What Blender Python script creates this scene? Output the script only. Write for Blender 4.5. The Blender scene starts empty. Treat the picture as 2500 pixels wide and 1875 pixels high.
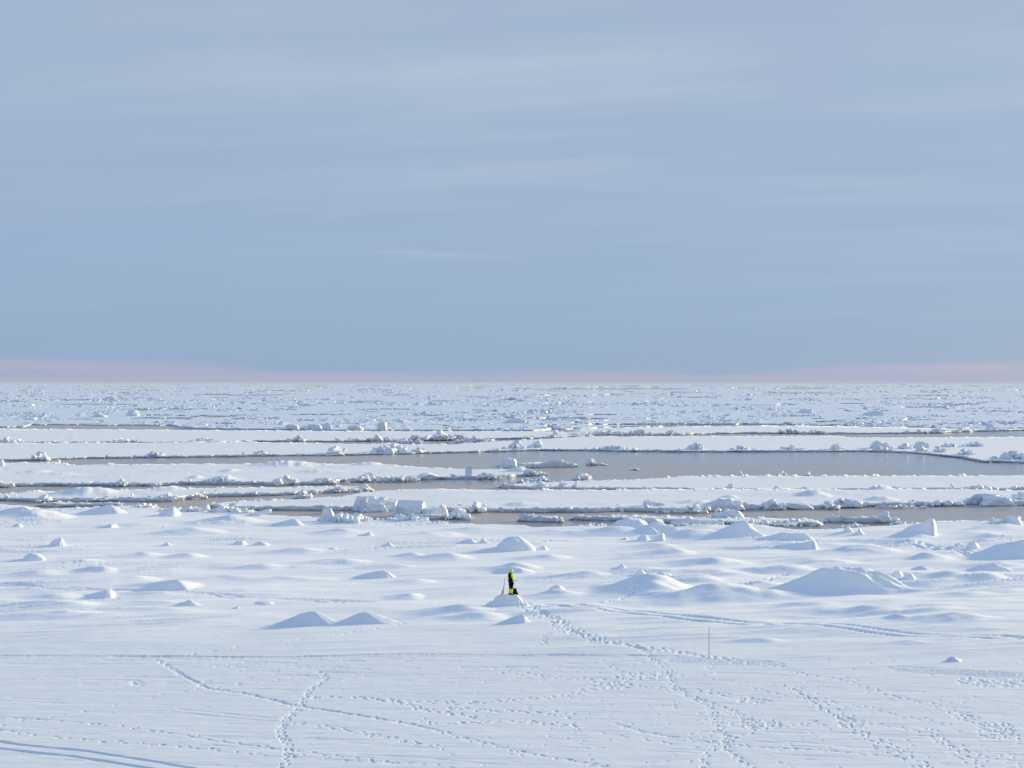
import bpy, bmesh, math, random
import numpy as np
from mathutils import Vector, Matrix, Quaternion

# ------------------------------------------------------------------ camera, light, sky
S = bpy.context.scene
COL = S.collection
F, HZ, CX, CAM = 3472.0, 934.6, 1250.0, 16.5       # focal length in photo pixels, eye-level row, centre column, eye height
ZS = 0.5                                            # mean snow level above the water

cam = bpy.data.cameras.new('camera')
cam.sensor_width = 36.0
cam.lens = 36.0 * F / 2500.0
cam.clip_start, cam.clip_end = 0.5, 200000.0
camo = bpy.data.objects.new('camera', cam)
COL.objects.link(camo)
camo.location = (0, 0, CAM)
camo.rotation_euler = (math.radians(90) - (937.5 - HZ) / F, 0, 0)
S.camera = camo

SUN_AZ, SUN_EL = math.radians(54), math.radians(12.5)
sd = Vector((math.sin(SUN_AZ) * math.cos(SUN_EL), math.cos(SUN_AZ) * math.cos(SUN_EL), math.sin(SUN_EL)))
sun = bpy.data.lights.new('sun', 'SUN')
sun.energy = 3.75
sun.angle = math.radians(9.0)
sun.color = (1.0, 0.85, 0.50)
suno = bpy.data.objects.new('sun', sun)
COL.objects.link(suno)
suno.rotation_euler = sd.to_track_quat('Z', 'Y').to_euler()
suno.location = (60, 60, 60)

S.view_settings.view_transform = 'Standard'
S.view_settings.look = 'None'
S.view_settings.gamma = 1.0
S.view_settings.use_curve_mapping = False
EXPO = 0.80
S.view_settings.exposure = EXPO
S.cycles.max_bounces = 6
S.cycles.use_denoising = True


def lin(r, g, b):
    def f(c):
        c /= 255.0
        return c / 12.92 if c <= 0.04045 else ((c + 0.055) / 1.055) ** 2.4
    return (f(r), f(g), f(b))


class NT:
    """small helper round a node tree"""
    def __init__(s, tree):
        s.t = tree
        tree.nodes.clear()

    def n(s, kind, **kw):
        nd = s.t.nodes.new(kind)
        for k, v in kw.items():
            setattr(nd, k, v)
        return nd

    def l(s, a, b):
        s.t.links.new(a, b)

    def put(s, sock, v):
        if hasattr(v, 'is_output'):
            s.l(v, sock)
        else:
            sock.default_value = v

    def math(s, op, a, b=0.0, c=0.0, clamp=False):
        nd = s.n('ShaderNodeMath', operation=op)
        nd.use_clamp = clamp
        for i, v in enumerate((a, b, c)):
            s.put(nd.inputs[i], v)
        return nd.outputs[0]

    def smooth(s, v, a, b, lo=0.0, hi=1.0):
        nd = s.n('ShaderNodeMapRange', interpolation_type='SMOOTHSTEP')
        s.put(nd.inputs[0], v)
        nd.inputs[1].default_value, nd.inputs[2].default_value = a, b
        nd.inputs[3].default_value, nd.inputs[4].default_value = lo, hi
        return nd.outputs[0]

    def mix(s, f, a, b):
        nd = s.n('ShaderNodeMix', data_type='RGBA')
        s.put(nd.inputs[0], f)
        for i, v in ((6, a), (7, b)):
            if isinstance(v, tuple):
                nd.inputs[i].default_value = (*v[:3], 1.0)
            else:
                s.put(nd.inputs[i], v)
        return nd.outputs[2]

    def ramp(s, v, stops, interp='LINEAR'):
        nd = s.n('ShaderNodeValToRGB')
        cr = nd.color_ramp
        cr.interpolation = interp
        while len(cr.elements) > 1:
            cr.elements.remove(cr.elements[0])
        for i, (p, c) in enumerate(stops):
            e = cr.elements[0] if i == 0 else cr.elements.new(p)
            e.position = p
            e.color = (*c[:3], 1.0) if isinstance(c, tuple) else (c, c, c, 1.0)
        s.put(nd.inputs[0], v)
        return nd.outputs[0]

    def noise(s, vec, scale, detail=3.0, rough=0.5):
        nd = s.n('ShaderNodeTexNoise')
        s.put(nd.inputs['Vector'], vec)
        nd.inputs['Scale'].default_value = scale
        nd.inputs['Detail'].default_value = detail
        nd.inputs['Roughness'].default_value = rough
        return nd.outputs[0]

    def xyz(s, x, y, z=0.0):
        nd = s.n('ShaderNodeCombineXYZ')
        for i, v in enumerate((x, y, z)):
            s.put(nd.inputs[i], v)
        return nd.outputs[0]


world = bpy.data.worlds.new('World')
S.world = world
world.use_nodes = True
w = NT(world.node_tree)
tc = w.n('ShaderNodeTexCoord')
sep = w.n('ShaderNodeSeparateXYZ')
w.l(tc.outputs['Generated'], sep.inputs[0])
dx, dy, dz = sep.outputs
sky = w.n('ShaderNodeTexSky', sky_type='NISHITA')
sky.sun_disc = False
sky.sun_elevation = SUN_EL
sky.sun_rotation = SUN_AZ
zc = w.math('MAXIMUM', dz, 0.0)
el = w.math('POWER', zc, 0.5)                       # square root spreads the low sky
def g(r, gg, b):
    return tuple(c * 1.0 for c in lin(r, gg, b))
def q(z):
    return math.sqrt(z)
base = w.ramp(el, [(0.0, g(150, 174, 205)), (q(.012), g(146, 173, 204)), (q(.03), g(146, 173, 204)), (q(.06), g(148, 175, 206)),
                   (q(.10), g(153, 177, 208)), (q(.15), g(157, 178, 208)), (q(.20), g(161, 181, 208)), (q(.26), g(165, 183, 208)),
                   (q(.45), g(156, 181, 216)), (q(.7), g(142, 174, 218)), (1.0, g(133, 167, 216))])
# high thin streaks, laid out on a cloud sheet overhead
zz = w.math('ADD', zc, 0.06)
cxn = w.math('DIVIDE', dx, zz)
cyn = w.math('DIVIDE', dy, zz)
rot = w.xyz(w.math('ADD', w.math('MULTIPLY', cxn, 0.30), w.math('MULTIPLY', cyn, -0.10)),
            w.math('ADD', w.math('MULTIPLY', cyn, 1.1), w.math('MULTIPLY', cxn, 0.25)), 3.7)
st = w.smooth(w.noise(rot, 1.5, 6.0, 0.58), 0.40, 0.74)
st2 = w.smooth(w.noise(rot, 0.42, 3.0, 0.5), 0.35, 0.70)
cf = w.math('MULTIPLY', w.math('MULTIPLY', st, w.math('ADD', st2, 0.25)), w.math('MULTIPLY', w.smooth(dz, 0.06, 0.20, 0.08, 0.50), w.smooth(dx, -0.3, 0.3, 0.55, 1.1)))
c1 = w.mix(cf, base, g(192, 207, 219))
# faint lavender veil in broad soft patches
lav = w.smooth(w.noise(w.xyz(w.math('MULTIPLY', dx, 2.6), dz, 1.3), 2.2, 2.0), 0.42, 0.70, 0.0, 0.28)
lav = w.math('MULTIPLY', lav, w.smooth(dz, 0.0, 0.10, 0.0, 1.0))
c1 = w.mix(lav, c1, g(160, 173, 205))
# one small wisp low in the sky
az = w.math('DIVIDE', dx, w.math('MAXIMUM', w.math('ABSOLUTE', dy), 0.05))
wz = w.math('DIVIDE', w.math('ADD', w.math('ADD', dz, -0.0900), w.math('MULTIPLY', w.math('ADD', az, 0.06), 0.05)), 0.0022)
wa = w.math('DIVIDE', w.math('ADD', az, 0.055), 0.045)
wisp = w.math('EXPONENT', w.math('MULTIPLY', w.math('ADD', w.math('MULTIPLY', wz, wz), w.math('MULTIPLY', wa, wa)), -1.0))
c1 = w.mix(w.math('MULTIPLY', wisp, 0.22), c1, g(196, 202, 218))
# pink bank low along the horizon, its top uneven
azn = w.math('MULTIPLY_ADD', w.n('ShaderNodeClamp').outputs[0], 0, 0)
pr = w.math('MULTIPLY_ADD', az, 1.0, 0.5, clamp=True)
hs = w.ramp(pr, [(0.0, .72), (0.14, .70), (0.26, .64), (0.30, .50), (0.34, .36), (0.40, .30), (0.50, .33), (0.60, .33), (0.63, .24),
                 (0.665, .24), (0.70, .44), (0.76, .56), (0.85, .62), (0.90, .56), (1.0, .56)])
hn = w.noise(w.xyz(w.math('MULTIPLY', az, 7.0), w.math('MULTIPLY', dz, 160.0), 0.0), 1.0, 3.0)
top = w.math('ADD', w.math('MULTIPLY', hs, 0.0235), w.math('MULTIPLY', w.math('ADD', hn, -0.5), 0.006))
pk = w.smooth(w.math('SUBTRACT', top, dz), -0.0030, 0.0036)
pkn = w.smooth(hn, 0.25, 0.75, 0.42, 0.80)
c1 = w.mix(w.math('MULTIPLY', pk, pkn), c1, g(180, 177, 206))
STR, GAIN = 0.10, 2.0 ** EXPO
vm = w.n('ShaderNodeVectorMath', operation='SCALE')
w.l(c1, vm.inputs[0])
vm.inputs['Scale'].default_value = 1.0 / (STR * GAIN)
skyc = w.mix(0.04, vm.outputs[0], sky.outputs[0])   # the thin cloud sheet over the clear sky behind it
bg = w.n('ShaderNodeBackground')
w.l(skyc, bg.inputs[0])
bg.inputs[1].default_value = STR
wo = w.n('ShaderNodeOutputWorld')
w.l(bg.outputs[0], wo.inputs[0])

# ------------------------------------------------------------------ helpers
rng = np.random.default_rng(7)
random.seed(7)


def perlin(x, y, seed=0):
    x = np.asarray(x, float) + seed * 17.31
    y = np.asarray(y, float) + seed * 9.77
    x0 = np.floor(x).astype(np.int64)
    y0 = np.floor(y).astype(np.int64)
    fx, fy = x - x0, y - y0

    def gr(ix, iy, ax, ay):
        h = (ix * 374761393 + iy * 668265263 + seed * 974711) & 0xffffffff
        h = ((h ^ (h >> 13)) * 1274126177) & 0xffffffff
        h = (h ^ (h >> 16)) & 0xffff
        a = h * (2 * math.pi / 65536.0)
        return np.cos(a) * ax + np.sin(a) * ay
    u = fx * fx * fx * (fx * (fx * 6 - 15) + 10)
    v = fy * fy * fy * (fy * (fy * 6 - 15) + 10)
    a = gr(x0, y0, fx, fy)
    b = gr(x0 + 1, y0, fx - 1, fy)
    c = gr(x0, y0 + 1, fx, fy - 1)
    d = gr(x0 + 1, y0 + 1, fx - 1, fy - 1)
    return ((a + (b - a) * u) * (1 - v) + (c + (d - c) * u) * v) * 1.5


def fbm(x, y, seed=0, octv=4, gain=0.5):
    s, a = 0.0, 1.0
    for i in range(octv):
        s = s + a * perlin(x * 2 ** i, y * 2 ** i, seed + i * 3)
        a *= gain
    return s


def sst(x, a, b):
    t = np.clip((x - a) / (b - a), 0, 1)
    return t * t * (3 - 2 * t)


def ground(px, py, z=ZS):
    Y = (CAM - z) * F / (py - HZ)
    return (px - CX) / F * Y, Y


def raw_mesh(name, V, faces, k, mats, smooth=True, mat_idx=None):
    V = np.ascontiguousarray(V, np.float32).reshape(-1, 3)
    faces = np.ascontiguousarray(faces, np.int32).reshape(-1, k)
    me = bpy.data.meshes.new(name)
    nf = len(faces)
    me.vertices.add(len(V))
    me.vertices.foreach_set('co', V.ravel())
    me.loops.add(nf * k)
    me.loops.foreach_set('vertex_index', faces.ravel())
    me.polygons.add(nf)
    me.polygons.foreach_set('loop_start', np.arange(0, nf * k, k, dtype=np.int32))
    me.polygons.foreach_set('use_smooth', np.full(nf, smooth))
    for m in (mats if isinstance(mats, (list, tuple)) else [mats]):
        me.materials.append(m)
    if mat_idx is not None:
        me.polygons.foreach_set('material_index', np.ascontiguousarray(mat_idx, np.int32))
    me.update(calc_edges=True)
    me.validate()
    return me


def link(name, me, parent=None, loc=None, rot=None, scale=None):
    o = bpy.data.objects.new(name, me)
    COL.objects.link(o)
    if parent:
        o.parent = parent
    if loc is not None:
        o.location = loc
    if rot is not None:
        o.rotation_euler = rot
    if scale is not None:
        o.scale = scale
    return o


def tag(o, label=None, cat=None, group=None, kind=None):
    for k, v in (('label', label), ('category', cat), ('group', group), ('kind', kind)):
        if v:
            o[k] = v
    return o


def quads(nr, nc):
    i = np.arange(nr - 1)[:, None] * nc + np.arange(nc - 1)[None, :]
    return np.stack([i, i + 1, i + nc + 1, i + nc], -1).reshape(-1, 4)


# ------------------------------------------------------------------ materials
def new_mat(name):
    m = bpy.data.materials.new(name)
    m.use_nodes = True
    t = NT(m.node_tree)
    out = t.n('ShaderNodeOutputMaterial')
    p = t.n('ShaderNodeBsdfPrincipled')
    t.l(p.outputs[0], out.inputs[0])
    return m, t, p


def pos_sep(t):
    gq = t.n('ShaderNodeNewGeometry')
    s = t.n('ShaderNodeSeparateXYZ')
    t.l(gq.outputs['Position'], s.inputs[0])
    return gq, s.outputs


def snow_mat():
    m, t, p = new_mat('snow')
    gq, (x, y, z) = pos_sep(t)
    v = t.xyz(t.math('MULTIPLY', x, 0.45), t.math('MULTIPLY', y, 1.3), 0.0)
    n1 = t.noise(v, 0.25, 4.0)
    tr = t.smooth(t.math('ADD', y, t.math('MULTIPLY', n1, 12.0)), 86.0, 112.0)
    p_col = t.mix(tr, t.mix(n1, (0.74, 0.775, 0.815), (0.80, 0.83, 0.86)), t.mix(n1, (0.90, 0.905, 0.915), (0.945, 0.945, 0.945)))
    t.l(p_col, p.inputs['Base Color'])
    p.inputs['Roughness'].default_value = 0.50
    p.inputs['Specular IOR Level'].default_value = 0.55
    b = t.n('ShaderNodeBump')
    b.inputs['Strength'].default_value = 0.5
    b.inputs['Distance'].default_value = 0.06
    n2 = t.noise(v, 2.6, 5.0, 0.6)
    t.l(n2, b.inputs['Height'])
    t.l(b.outputs[0], p.inputs['Normal'])
    return m


def floe_mat(name='floe_ice', s0=(0.82, 0.835, 0.86), s1=(0.90, 0.905, 0.915), i0=0.0):
    """snow on top, bare ice on the steep broken sides, wet near the waterline"""
    m, t, p = new_mat(name)
    gq, (x, y, z) = pos_sep(t)
    s = t.n('ShaderNodeSeparateXYZ')
    t.l(gq.outputs['True Normal'], s.inputs[0])
    v = t.xyz(t.math('MULTIPLY', x, 0.5), t.math('MULTIPLY', y, 1.0), t.math('MULTIPLY', z, 1.6))
    n1 = t.noise(v, 1.1, 4.0)
    n2 = t.noise(v, 0.10, 3.0)
    snow = t.mix(n2, s0, s1)
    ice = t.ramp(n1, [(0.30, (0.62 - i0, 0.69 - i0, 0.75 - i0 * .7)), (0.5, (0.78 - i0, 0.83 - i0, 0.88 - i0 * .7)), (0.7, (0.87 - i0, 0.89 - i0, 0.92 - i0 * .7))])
    wet = t.smooth(t.math('ADD', z, t.math('MULTIPLY', n1, -0.28)), -0.12, 0.0, 0.8, 0.0)
    side = t.mix(wet, ice, (0.10, 0.105, 0.10))
    up = t.smooth(t.math('ADD', s.outputs[2], t.math('MULTIPLY', t.math('ADD', n1, -0.5), 0.5)), 0.30, 0.62)
    t.l(t.mix(up, side, snow), p.inputs['Base Color'])
    p.inputs['Roughness'].default_value = 0.50
    p.inputs['Specular IOR Level'].default_value = 0.55
    b = t.n('ShaderNodeBump')
    b.inputs['Strength'].default_value = 0.6
    b.inputs['Distance'].default_value = 0.08
    t.l(t.noise(v, 2.2, 4.0), b.inputs['Height'])
    t.l(b.outputs[0], p.inputs['Normal'])
    return m


def block_mat(name='block_ice', snow=(0.87, 0.875, 0.89), d=0.0):
    m, t, p = new_mat(name)
    gq, (x, y, z) = pos_sep(t)
    s = t.n('ShaderNodeSeparateXYZ')
    t.l(gq.outputs['True Normal'], s.inputs[0])
    oi = t.n('ShaderNodeObjectInfo')
    n1 = t.noise(gq.outputs['Position'], 1.6, 4.0)
    ice = t.ramp(n1, [(0.28, (0.62 - d, 0.72 - d, 0.80 - d * .6)), (0.5, (0.75 - d, 0.82 - d, 0.88 - d * .6)), (0.7, (0.84 - d, 0.87 - d, 0.90 - d * .6))])
    wet = t.smooth(t.math('ADD', z, t.math('MULTIPLY', n1, -0.30)), -0.12, 0.02, 0.8, 0.0)
    side = t.mix(wet, ice, (0.14, 0.14, 0.125))
    up = t.smooth(t.math('ADD', s.outputs[2], t.math('MULTIPLY', t.math('ADD', n1, -0.5), 0.8)), 0.05, 0.45)
    t.l(t.mix(up, side, snow), p.inputs['Base Color'])
    p.inputs['Roughness'].default_value = 0.5
    p.inputs['Specular IOR Level'].default_value = 0.3
    b = t.n('ShaderNodeBump')
    b.inputs['Strength'].default_value = 0.5
    b.inputs['Distance'].default_value = 0.06
    t.l(t.noise(gq.outputs['Position'], 3.5, 4.0), b.inputs['Height'])
    t.l(b.outputs[0], p.inputs['Normal'])
    return m


def sea_mat():
    """calm lead water skinned with thin grey brown new ice"""
    m, t, p = new_mat('sea_water')
    gq, (x, y, z) = pos_sep(t)
    v = t.xyz(t.math('MULTIPLY', x, 0.25), y, 0.0)
    n1 = t.noise(v, 0.035, 4.0, 0.6)
    n2 = t.noise(v, 0.22, 4.0, 0.65)
    # warm nilas in the narrow leads, clearer water in the wide one
    bias = t.math('ADD', t.smooth(y, 300.0, 225.0, 0.0, 0.06), t.smooth(x, 15.0, -35.0, 0.0, 0.13))
    f = t.smooth(t.math('ADD', t.math('ADD', n1, bias), t.math('MULTIPLY', t.math('ADD', n2, -0.5), 0.40)), 0.44, 0.66)
    t.l(t.mix(f, (0.29, 0.305, 0.315), (0.45, 0.405, 0.375)), p.inputs['Base Color'])
    t.l(t.math('MULTIPLY_ADD', f, -0.40, 0.52), p.inputs['Specular IOR Level'])
    t.l(t.math('MULTIPLY_ADD', f, 0.18, 0.14), p.inputs['Roughness'])
    p.inputs['IOR'].default_value = 1.32
    b = t.n('ShaderNodeBump')
    b.inputs['Strength'].default_value = 0.10
    b.inputs['Distance'].default_value = 0.02
    t.l(t.noise(v, 1.5, 3.0), b.inputs['Height'])
    t.l(b.outputs[0], p.inputs['Normal'])
    return m


def plain(name, col, rough=0.7, spec=0.3, var=0.25, scale=9.0):
    m, t, p = new_mat(name)
    tcn = t.n('ShaderNodeTexCoord')
    n = t.noise(tcn.outputs['Object'], scale, 4.0)
    a = tuple(c * (1 - var) for c in col)
    b2 = tuple(min(1, c * (1 + var)) for c in col)
    t.l(t.mix(n, a, b2), p.inputs['Base Color'])
    p.inputs['Roughness'].default_value = rough
    p.inputs['Specular IOR Level'].default_value = spec
    b = t.n('ShaderNodeBump')
    b.inputs['Strength'].default_value = 0.25
    b.inputs['Distance'].default_value = 0.01
    t.l(n, b.inputs['Height'])
    t.l(b.outputs[0], p.inputs['Normal'])
    return m


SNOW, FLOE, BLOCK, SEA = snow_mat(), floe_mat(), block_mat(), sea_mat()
PACK = floe_mat('shaded_pack_ice', (0.60, 0.69, 0.80), (0.74, 0.80, 0.87), 0.16)  # blue shade of the distant pack put into its snow and ice colours
PACKB = block_mat('shaded_pack_block', (0.66, 0.74, 0.83), 0.18)  # pack blocks carry the same painted blue shade

# ------------------------------------------------------------------ the sea
sea = link('sea', raw_mesh('sea', [(-40000, -300, 0), (40000, -300, 0), (40000, 60000, 0), (-40000, 60000, 0)], [(0, 1, 2, 3)], 4, SEA, False))
tag(sea, kind='structure')

# ------------------------------------------------------------------ snow field (shore-fast ice)
EDGE = np.array([(-600, 1230), (0, 1229), (60, 1232), (110, 1238), (201, 1239), (296, 1237), (334, 1234), (437, 1244), (513, 1240), (592, 1250),
                 (700, 1253), (770, 1262), (850, 1271), (900, 1268), (960, 1266), (1020, 1269), (1073, 1274), (1210, 1277), (1324, 1282),
                 (1400, 1284), (1514, 1281), (1600, 1284), (1835, 1285), (1983, 1288), (2154, 1282), (2283, 1275), (2457, 1274), (3200, 1272)], float)
TH = math.radians(17)
# broad drifts: photo column, row of the middle, half width left, half width right (photo px), half depth (m), height (m)
DRIFTS = [
    (420, 1432, 120, 75, 4.5, .50), (150, 1478, 150, 110, 3.0, .38), (160, 1503, 220, 150, 3.0, .36), (133, 1462, 70, 90, 2.2, .28),
    (1362, 1452, 120, 70, 3.2, .42), (1580, 1440, 130, 120, 6.5, 1.05), (1640, 1462, 170, 200, 5.0, .35), (1740, 1372, 110, 110, 5.0, .55),
    (1774, 1458, 170, 190, 4.0, .62), (2316, 1414, 70, 60, 2.6, .32), (2414, 1419, 70, 60, 2.4, .3), (2330, 1452, 110, 120, 2.6, .34), (1640, 1352, 130, 60, 4.5, .42), (1600, 1336, 90, 60, 4.0, .35),
    (1930, 1392, 110, 90, 3.2, .34), (1420, 1408, 110, 70, 3.0, .32), (1700, 1418, 130, 70, 2.6, .3), (2440, 1380, 100, 80, 2.8, .36), (2030, 1372, 110, 80, 3.0, .32), (1340, 1360, 120, 70, 3.4, .34),
    (640, 1385, 120, 60, 3.0, .28), (840, 1372, 130, 70, 3.0, .30), (200, 1372, 110, 60, 3.0, .28), (330, 1415, 150, 70, 2.6, .28), (960, 1382, 110, 60, 2.8, .26), (740, 1345, 120, 60, 3.6, .28), (1170, 1506, 130, 80, 2.6, .34), (1120, 1492, 190, 90, 2.4, .36), (1100, 1362, 160, 60, 3.0, .40),
    (1008, 1358, 60, 40, 2.4, .35), (460, 1358, 70, 50, 3.0, .35), (350, 1356, 80, 60, 3.0, .30), (2330, 1515, 150, 130, 3.0, .40),
    (2110, 1490, 140, 100, 2.6, .28), (2100, 1345, 160, 110, 5.0, .60), (2260, 1365, 60, 80, 2.5, .45), (1985, 1366, 130, 120, 3.5, .3),
    (2390, 1412, 120, 120, 2.6, .32), (1860, 1563, 110, 60, 1.4, .20), (2225, 1570, 110, 60, 1.4, .18), (1000, 1455, 70, 40, 2.2, .26),
    (1010, 1418, 120, 60, 2.6, .28), (700, 1412, 160, 120, 3.0, .26), (560, 1410, 130, 120, 3.2, .28), (2190, 1515, 40, 30, 1.4, .22),
    (1260, 1388, 100, 70, 3.0, .42), (90, 1402, 110, 80, 3.0, .32), (250, 1396, 120, 40, 2.6, .26), (470, 1300, 140, 90, 5.0, .40),
    (560, 1275, 140, 90, 6.0, .70), (310, 1283, 150, 130, 5.0, .35), (1040, 1305, 110, 110, 5.0, .40), (1690, 1310, 120, 160, 6.0, .70),
    (90, 1262, 140, 90, 8.0, .9), (1500, 1302, 130, 120, 5.0, .6), (2230, 1308, 110, 50, 4.0, .5), (2420, 1290, 110, 140, 5.0, .5),
    (830, 1300, 90, 70, 5.0, .35), (1350, 1300, 120, 90, 5.0, .3), (1150, 1292, 80, 120, 5.0, .3), (1860, 1425, 60, 60, 3, .25),
    (1560, 1395, 110, 100, 3.5, .30), (1760, 1400, 120, 90, 3.0, .28), (2420, 1445, 100, 140, 2.4, .25), (1950, 1478, 120, 100, 2.0, .22),
]
_D = []
for (px, py, wl, wr, dd, h) in DRIFTS:
    X, Y = ground(px, py)
    _D.append((X, Y, 1.15 * wl * Y / F, 1.1 * wr * Y / F, dd * 0.74, h * 1.12))


def terrain(X, Y):
    """height of the snow field"""
    c, s = math.cos(TH), math.sin(TH)
    u, v = X * c + Y * s, -X * s + Y * c
    A = 0.10 + 0.90 * sst(Y, 78, 100)
    A = A * (0.85 + 0.65 * sst(X / Y, -0.08, 0.20))
    z = fbm(u / 18.0, v / 4.0, 1, 3, 0.42) * 0.18
    rg = 1 - np.abs(perlin(u / 12.0, v / 2.3, 8))
    z = z + (rg ** 3) * 0.23 * sst(perlin(u / 17.0, v / 9.0, 11), -0.15, 0.5)
    rg2 = 1 - np.abs(perlin(u / 6.0, v / 1.3, 18))
    z = z + (rg2 ** 2) * 0.05 * (1 - 0.8 * sst(Y, 100, 130))
    z = z * A + ZS - 0.04
    z = z + perlin(u / 1.5, v / 0.5, 21) * 0.012 * (1 - sst(Y, 85, 110))
    # low flat foreground: faint lengthwise ruts
    z = z + perlin(X / 5.0 + 0.1 * Y, Y / 0.42, 31) * 0.008 * (1 - sst(Y, 80, 92)) * (1 + perlin(X / 11, Y / 6, 35))
    z = z + perlin(X / 9.0, Y / 0.9, 33) * 0.012 * (1 - sst(Y, 84, 96))
    for (x0, y0, wl, wr, dd, h) in _D:
        ex = (X - x0) * c + (Y - y0) * s * 0.6
        ey = (Y - y0) - (X - x0) * s * 0.5
        m = (np.abs(ex) < 1.2 * max(wl, wr)) & (np.abs(ey) < 1.2 * dd)
        if not m.any():
            continue
        ex, ey = ex[m], ey[m]
        rx = np.where(ex < 0, ex / wl, ex / wr)
        ry = np.where(ey < 0, ey / dd, ey / (dd * 0.8))
        r = np.sqrt(rx * rx + ry * ry)
        r = r * (1 + 0.12 * perlin(ex / 2.5, ey / 2.5, int(abs(x0) * 7) % 90))
        b = np.clip(1 - r, 0, 1)
        wr2 = 0.5 + 0.5 * np.tanh(ex / (0.25 * wl))        # a long tail to windward, a shorter blunt lee
        b = b * (1 + 0.16 * perlin(ex / 1.7 + 5, ey / 0.9, int(abs(y0) * 5) % 90))
        z[m] += h * ((1 - wr2) * b ** 1.45 + wr2 * b * b * (3 - 2 * b))
    return z


def tz(X, Y):
    return float(terrain(np.array([X], float), np.array([Y], float))[0])


# fan-shaped grid, finer near the shore
tans = np.concatenate([np.linspace(-1.4, -0.42, 30)[:-1], np.linspace(-0.42, 0.42, 1160), np.linspace(0.42, 1.4, 30)[1:]])
NC = len(tans)
ve = np.interp(tans * F + CX, EDGE[:, 0], EDGE[:, 1]) - HZ
ve = ve + perlin(tans * 90, tans * 0, 41) * 1.2 + perlin(tans * 300, tans * 0, 42) * 0.7
V0, NR = 1130.0, 640
tt = np.linspace(0, 1, NR)
vg = V0 + (ve[None, :] - V0) * tt[:, None]
near = np.array([9000, 4500, 3000, 2200, 1700, 1400, 1240])[:, None] * np.ones((1, NC))
vg = np.concatenate([near, vg])
NR0 = len(near)
GY = (CAM - ZS) * F / vg
GX = tans[None, :] * GY
GZ = terrain(GX.ravel(), GY.ravel()).reshape(GX.shape)
DEP = np.zeros_like(GZ)


def stamp(X, Y, ca, sa, la, lb, dep, rim=0.25):
    """press one oval print (half sizes la along (ca,sa), lb across) into the snow"""
    t = X / Y
    if abs(t) > 0.41 or Y < 49:
        return
    v = (CAM - ZS) * F / Y
    pit = 1.0 * Y * Y / ((CAM - ZS) * F)
    wy = math.sqrt((la * sa) ** 2 + (lb * ca) ** 2)
    if wy < pit:
        la, lb = (la, pit) if abs(ca) > 0.7 else (pit, lb)
    R = 2.2 * max(la, lb)
    dt = R / Y
    c0, c1 = np.searchsorted(tans, (t - dt, t + dt))
    if c1 - c0 < 1:
        c1 = c0 + 1
    vc = ve[min(c0, NC - 1)]
    dv = R * v / Y
    r0 = int((V0 - (v + dv)) / (V0 - vc) * (NR - 1)) + NR0 - 1
    r1 = int((V0 - (v - dv)) / (V0 - vc) * (NR - 1)) + NR0 + 2
    r0, r1 = max(r0, NR0), min(r1, NR0 + NR - 3)
    if r1 <= r0:
        return
    x, y = GX[r0:r1, c0:c1] - X, GY[r0:r1, c0:c1] - Y
    a, b = (x * ca + y * sa) / la, (-x * sa + y * ca) / lb
    q2 = a * a + b * b
    d = -dep * np.exp(-q2 * q2 * 0.9) + dep * rim * np.exp(-(np.sqrt(q2) - 1.5) ** 2 / 0.10)
    cur = DEP[r0:r1, c0:c1]
    DEP[r0:r1, c0:c1] = np.where(d < 0, np.minimum(cur, d), np.where(cur < 0, cur, np.maximum(cur, d)))


def path(pts, step):
    P = np.array([ground(*p) for p in pts])
    seg = np.hypot(*np.diff(P, axis=0).T)
    s = np.concatenate([[0], np.cumsum(seg)])
    n = max(2, int(s[-1] / step))
    q2 = np.linspace(0, s[-1], n)
    x, y = np.interp(q2, s, P[:, 0]), np.interp(q2, s, P[:, 1])
    # soften the corners
    k = np.array([1, 2, 3, 2, 1]) / 9.0
    if n > 8:
        x[2:-2], y[2:-2] = np.convolve(x, k, 'valid'), np.convolve(y, k, 'valid')
    tx, ty = np.gradient(x), np.gradient(y)
    L = np.hypot(tx, ty) + 1e-9
    return x, y, tx / L, ty / L


def trail(pts, n=1, width=0.25, dep=0.085, step=0.50, skip=0.0, size=0.48):
    dep = dep * 0.60
    if skip < 0.3 and n < 3:
        for k in range(n):
            rut(pts, dep * 0.16, 0.10 + 0.03 * n, (k - (n - 1) / 2) * width * 0.9, 0.1)
    for k in range(n):
        x, y, tx, ty = path(pts, step * (0.9 + 0.25 * rng.random()))
        wob = fbm(np.arange(len(x)) * 0.09 + k * 31, np.zeros(len(x)), 50 + k, 2) * width * 1.2 + (rng.random() - .5) * width
        for i in range(len(x)):
            if rng.random() < skip:
                continue
            sd2 = 0.085 if i % 2 else -0.085
            o = sd2 + wob[i] + rng.normal(0, 0.05)
            a = rng.normal(0, 0.35)
            ca, sa = tx[i] * math.cos(a) - ty[i] * math.sin(a), tx[i] * math.sin(a) + ty[i] * math.cos(a)
            j = rng.normal(0, 0.16)
            stamp(x[i] - ty[i] * o + tx[i] * j, y[i] + tx[i] * o + ty[i] * j, ca, sa, 0.25 * size * (0.7 + 0.6 * rng.random()),
                  0.10 * size * (0.7 + 0.6 * rng.random()), dep * (0.6 + 0.6 * rng.random()), 0.10)


def rut(pts, dep=0.05, half=0.09, off=0.0, gap=-1.0, step=0.22, rim=0.08):
    x, y, tx, ty = path(pts, step)
    br = perlin(np.arange(len(x)) * 0.03, np.zeros(len(x)), 71)
    for i in range(len(x)):
        if br[i] < gap - 0.5:
            continue
        stamp(x[i] - ty[i] * off, y[i] + tx[i] * off, tx[i], ty[i], step * 1.0, half, dep * (0.8 + 0.3 * br[i]), rim)


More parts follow.
